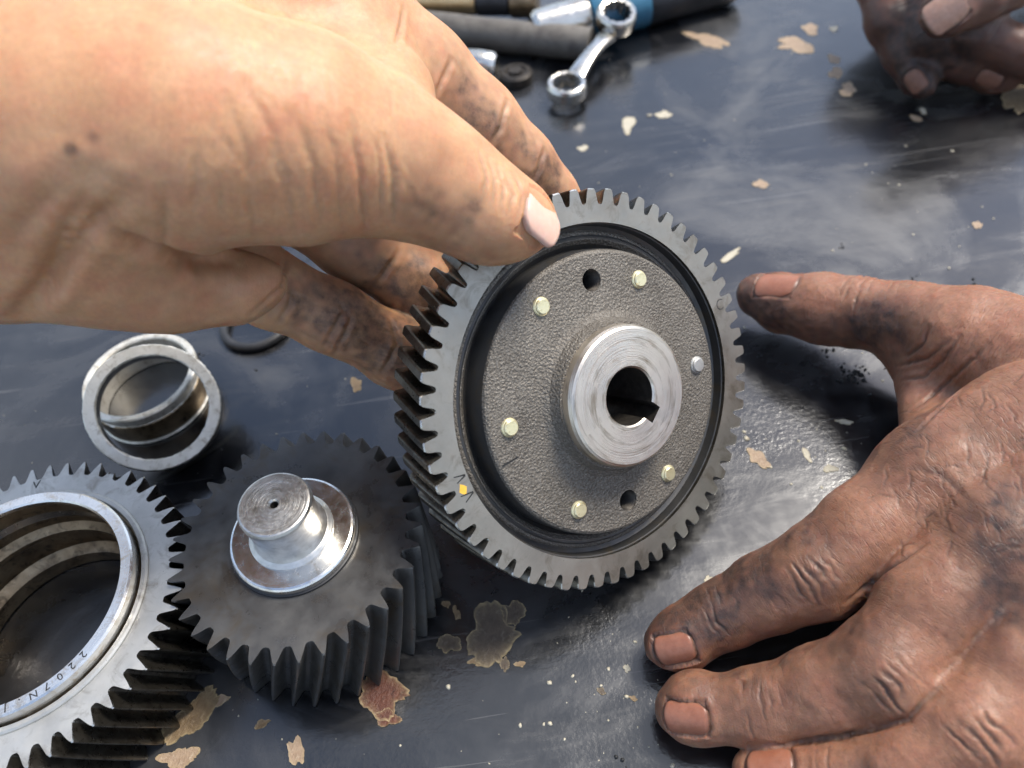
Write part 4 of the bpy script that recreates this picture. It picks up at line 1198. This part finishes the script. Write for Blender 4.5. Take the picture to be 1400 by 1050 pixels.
# ---- the clean left hand that holds the big gear
def hand_left():
    H = Hand()
    thumb = pd([(733, 305, 166, 28), (706, 300, 165, 45), (668, 293, 164, 60), (632, 272, 163, 69), (575, 238, 160, 85), (510, 212, 156, 101), (400, 190, 149, 138), (260, 172, 143, 160), (110, 160, 141, 175)])
    index = pd([(772, 282, 208, 26), (752, 268, 207, 36), (703, 230, 203, 54), (642, 176, 197, 68), (560, 105, 189, 78), (480, 45, 180, 86), (360, -40, 168, 105), (200, -70, 158, 130)])
    middle = pd([(700, 480, 214, 34), (640, 440, 212, 42), (575, 388, 207, 50), (490, 330, 200, 54), (400, 260, 190, 64), (260, 150, 176, 85)])
    ring = pd([(660, 545, 216, 30), (600, 515, 210, 40), (545, 482, 203, 45), (455, 436, 194, 47), (370, 396, 186, 49), (290, 330, 180, 60), (200, 250, 172, 80)])
    pinky = pd([(358, 386, 172, 34), (318, 394, 170, 44), (240, 388, 166, 60), (150, 350, 162, 82)])
    H.limb(thumb, 6, 5)
    H.limb(index, 5, 4); H.limb(middle, 1.6, 4); H.limb(ring, 1.6, 4)
    H.limb(pinky, .8, 5)
    P = lambda x, y, d: at_d(x, y, d)
    pr = [('t', P(360, -40, 172), P(520, 130, 168), P(250, 120, 155), 11.5), ('t', P(200, -70, 160), P(360, -40, 170), P(250, 140, 152), 13.5),
          ('c', P(120, 60, 150), P(-160, 60, 150), 25, 27), ('c', P(110, 200, 152), P(-160, 200, 152), 26, 29), ('c', P(130, 300, 160), P(-160, 280, 158), 21, 24)]
    H.add(pr, 8, 8)
    V, Q = H.mesh(.86)
    sk = Skin(V, Q, 3); me = sk.me
    e = thing('hand', 'clean light skinned hand reaching in from the left, thumb on the big gear', 'hand', (0, 0, 0))
    sk.lumps(.07, .6, 1); sk.lumps(.2, .14, 2)
    C = sk.curve
    deep = [([(477, 160), (492, 230), (500, 320)], .75, .9), ([(526, 190), (537, 240), (538, 303)], .9, .9), ([(402, 154), (430, 230), (440, 315)], .5, .9), ([(337, 116), (371, 180), (385, 240)], .4, .9), ([(268, 200), (268, 280)], .4, 1.0), ([(223, 262), (224, 340)], .7, 1.0),
            ([(310, 130), (335, 200), (345, 260)], .3, .8), ([(440, 150), (460, 220), (470, 330)], .3, .7), ([(365, 200), (395, 270), (405, 330)], .3, .8), ([(510, 170), (520, 230), (520, 300)], .35, .6), ([(300, 240), (305, 310)], .3, .8), ([(340, 260), (350, 335)], .25, .8),
            ([(130, 238), (95, 300), (60, 380), (22, 432)], 1.6, 1.7), ([(170, 262), (120, 320), (70, 390), (40, 430)], 1.9, 1.7), ([(95, 240), (50, 290), (10, 330)], .9, 1.8), ([(125, 292), (160, 325), (200, 342), (260, 352), (330, 358)], 2.2, 2.0)]
    for px, d, wd in deep: C(px, d * (1.0 if wd > 1.5 else .72), wd * (1 if wd > 1.5 else .85), .10, .2)
    for px in ([(700, 238), (716, 265), (706, 300)], [(690, 240), (700, 268), (692, 298)], [(678, 225), (688, 255), (684, 290)], [(668, 216), (676, 245), (672, 285)], [(655, 208), (664, 240), (660, 275)]): C(px, .28, .5, .2)
    for px in ([(617, 82), (608, 105), (597, 126)], [(694, 138), (686, 172), (664, 208)], [(744, 206), (736, 232), (722, 258)], [(552, 10), (548, 40), (540, 62)]): C(px, .5, .6, .12)
    rg = np.random.default_rng(8)
    for k in range(30):
        x, y = rg.uniform(250, 560), rg.uniform(90, 300)
        L = rg.uniform(20, 50); a = 1.25 + rg.normal(0, .25)
        C([(x, y), (x + L * .5 * math.cos(a), y + L * .5 * math.sin(a)), (x + L * math.cos(a + .15), y + L * math.sin(a + .15))], .08, .5, .06)
    for px in ([(455, 405), (470, 425), (440, 480)], [(535, 440), (545, 470), (520, 515)], [(400, 385), (395, 420), (380, 440)], [(470, 420), (480, 440), (455, 490)], [(545, 345), (520, 380), (505, 395)], [(392, 352), (386, 392), (345, 428)]): C(px, .4, .6, .2)
    for k in range(26):
        x, y = rg.uniform(380, 540), 0; y = 430 + (x - 400) * .45 + rg.uniform(-40, 40)
        C([(x, y), (x + rg.uniform(12, 34), y + rg.uniform(4, 16))], .15, .3, .25)
    sk.finger_coords([thumb, index, middle, ring])
    sk.lines[:] = .22
    for a in ((590, 255, 9, .26), (600, 280, 7, .2), (570, 280, 7, .18), (640, 285, 3, .25), (652, 275, 2.2, .35), (98, 204, 1.0, 1.3), (127, 189, .9, .8), (620, 340, 8, .35), (680, 350, 7, .25), (735, 345, 5, .25), (450, 430, 12, .35), (500, 460, 12, .35), (540, 490, 10, .35), (400, 410, 10, .2), (600, 90, 13, .22), (650, 140, 13, .3), (730, 240, 9, .5), (760, 262, 9, .6), (700, 215, 10, .4), (660, 170, 9, .25), (620, 120, 9, .15),  # grime on index and lower fingers tints in the shade behind the gear
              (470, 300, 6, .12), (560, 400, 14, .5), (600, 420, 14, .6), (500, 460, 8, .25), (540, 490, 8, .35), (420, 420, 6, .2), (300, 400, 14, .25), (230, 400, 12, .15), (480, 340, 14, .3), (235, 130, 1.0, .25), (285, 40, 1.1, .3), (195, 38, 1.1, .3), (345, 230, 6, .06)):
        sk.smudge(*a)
    q, nn = sk.hit(744, 300)
    if q is not None:
        view = (EYE - q) / np.linalg.norm(EYE - q)
        nr = view * .55 + _cx * .72 + _cy * .36
        add_nail(sk, e, 747, 294, thumb[0][0] - thumb[2][0], 11.6, 11.0, 'nail_clean', 8.2, .05, .35, nr, .25)
    sk.finish()
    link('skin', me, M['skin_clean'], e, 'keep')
hand_left()

# ---- a third hand, dark with grease, resting on the far right of the bench
def hand_far():
    H = Hand()
    f1 = pz([(1264, 118, 8, 17), (1256, 104, 9, 25), (1240, 72, 14, 30), (1222, 28, 22, 36), (1212, -25, 30, 38), (1250, -90, 38, 50), (1340, -150, 42, 70)])
    f2 = pz([(1378, 108, 8, 17), (1358, 100, 9, 25), (1310, 80, 14, 29), (1268, 48, 22, 33), (1275, -10, 32, 38), (1330, -100, 40, 55)])
    f3 = pz([(1480, 112, 8, 18), (1440, 92, 12, 28), (1385, 70, 19, 31), (1330, 42, 26, 32), (1350, -30, 36, 40), (1400, -110, 42, 55)])
    th = pz([(1278, 26, 40, 18), (1294, 17, 41, 31), (1330, -2, 42, 37), (1385, -35, 44, 44), (1470, -90, 45, 60)])
    for f in (f1, f2, f3): H.limb(f, 1.8, 3)
    H.limb(th, 1.5, 3)
    m1, m2, m3, w = f1[-1][0], f2[-1][0], f3[-1][0], at_z(1560, -190, 40)
    H.add([('t', m1, m2, w, 15), ('t', m2, m3, w, 15), ('c', w, at_z(1750, -260, 40), 23, 26), ('c', th[-1][0], w, 17, 20)], 6, 5)
    V, Q = H.mesh(1.2)
    V[:, 2] = np.maximum(V[:, 2], .35)
    sk = Skin(V, Q, 2); me = sk.me
    e = thing('hand', 'grease blackened hand with bent fingers at the far right of the bench', 'hand', (0, 0, 0))
    sk.lumps(.12, .5, 1); sk.lumps(.3, .25, 2)
    u = np.array([0, -.4, 1.0])
    for L, k in ((f1, 2), (f1, 3), (f2, 2), (f2, 3), (f3, 2)):
        sk.knuckle(L[k][0], L[k + 1][0] - L[k - 1][0], u, [(-3, .6), (-1, 1), (1, .8), (3, .6)], .35, .4, 8, .01, .6)
    for a in ((1225, 40, 14, .4), (1250, 90, 10, .6), (1262, 122, 8, .7), (1300, 80, 12, .6), (1270, 50, 12, .6), (1370, 100, 8, .5), (1240, 15, 10, .5), (1280, 45, 8, .5), (1330, 60, 8, .35)):
        sk.smudge(*a)
    add_nail(sk, e, 1251, 112, f1[0][0] - f1[2][0], 8.5, 9.5, 'nail_dark', 7, .2)
    add_nail(sk, e, 1352, 110, f2[0][0] - f2[2][0], 8.5, 10, 'nail_dark', 7, .2)
    add_nail(sk, e, 1292, 16, th[0][0] - th[2][0] + np.array([0, 0, -2.0]), 14, 14.5, 'nail_far', 9.5, .0)
    sk.finish()
    link('skin', me, M['skin_dark'], e, 'keep')
hand_far()
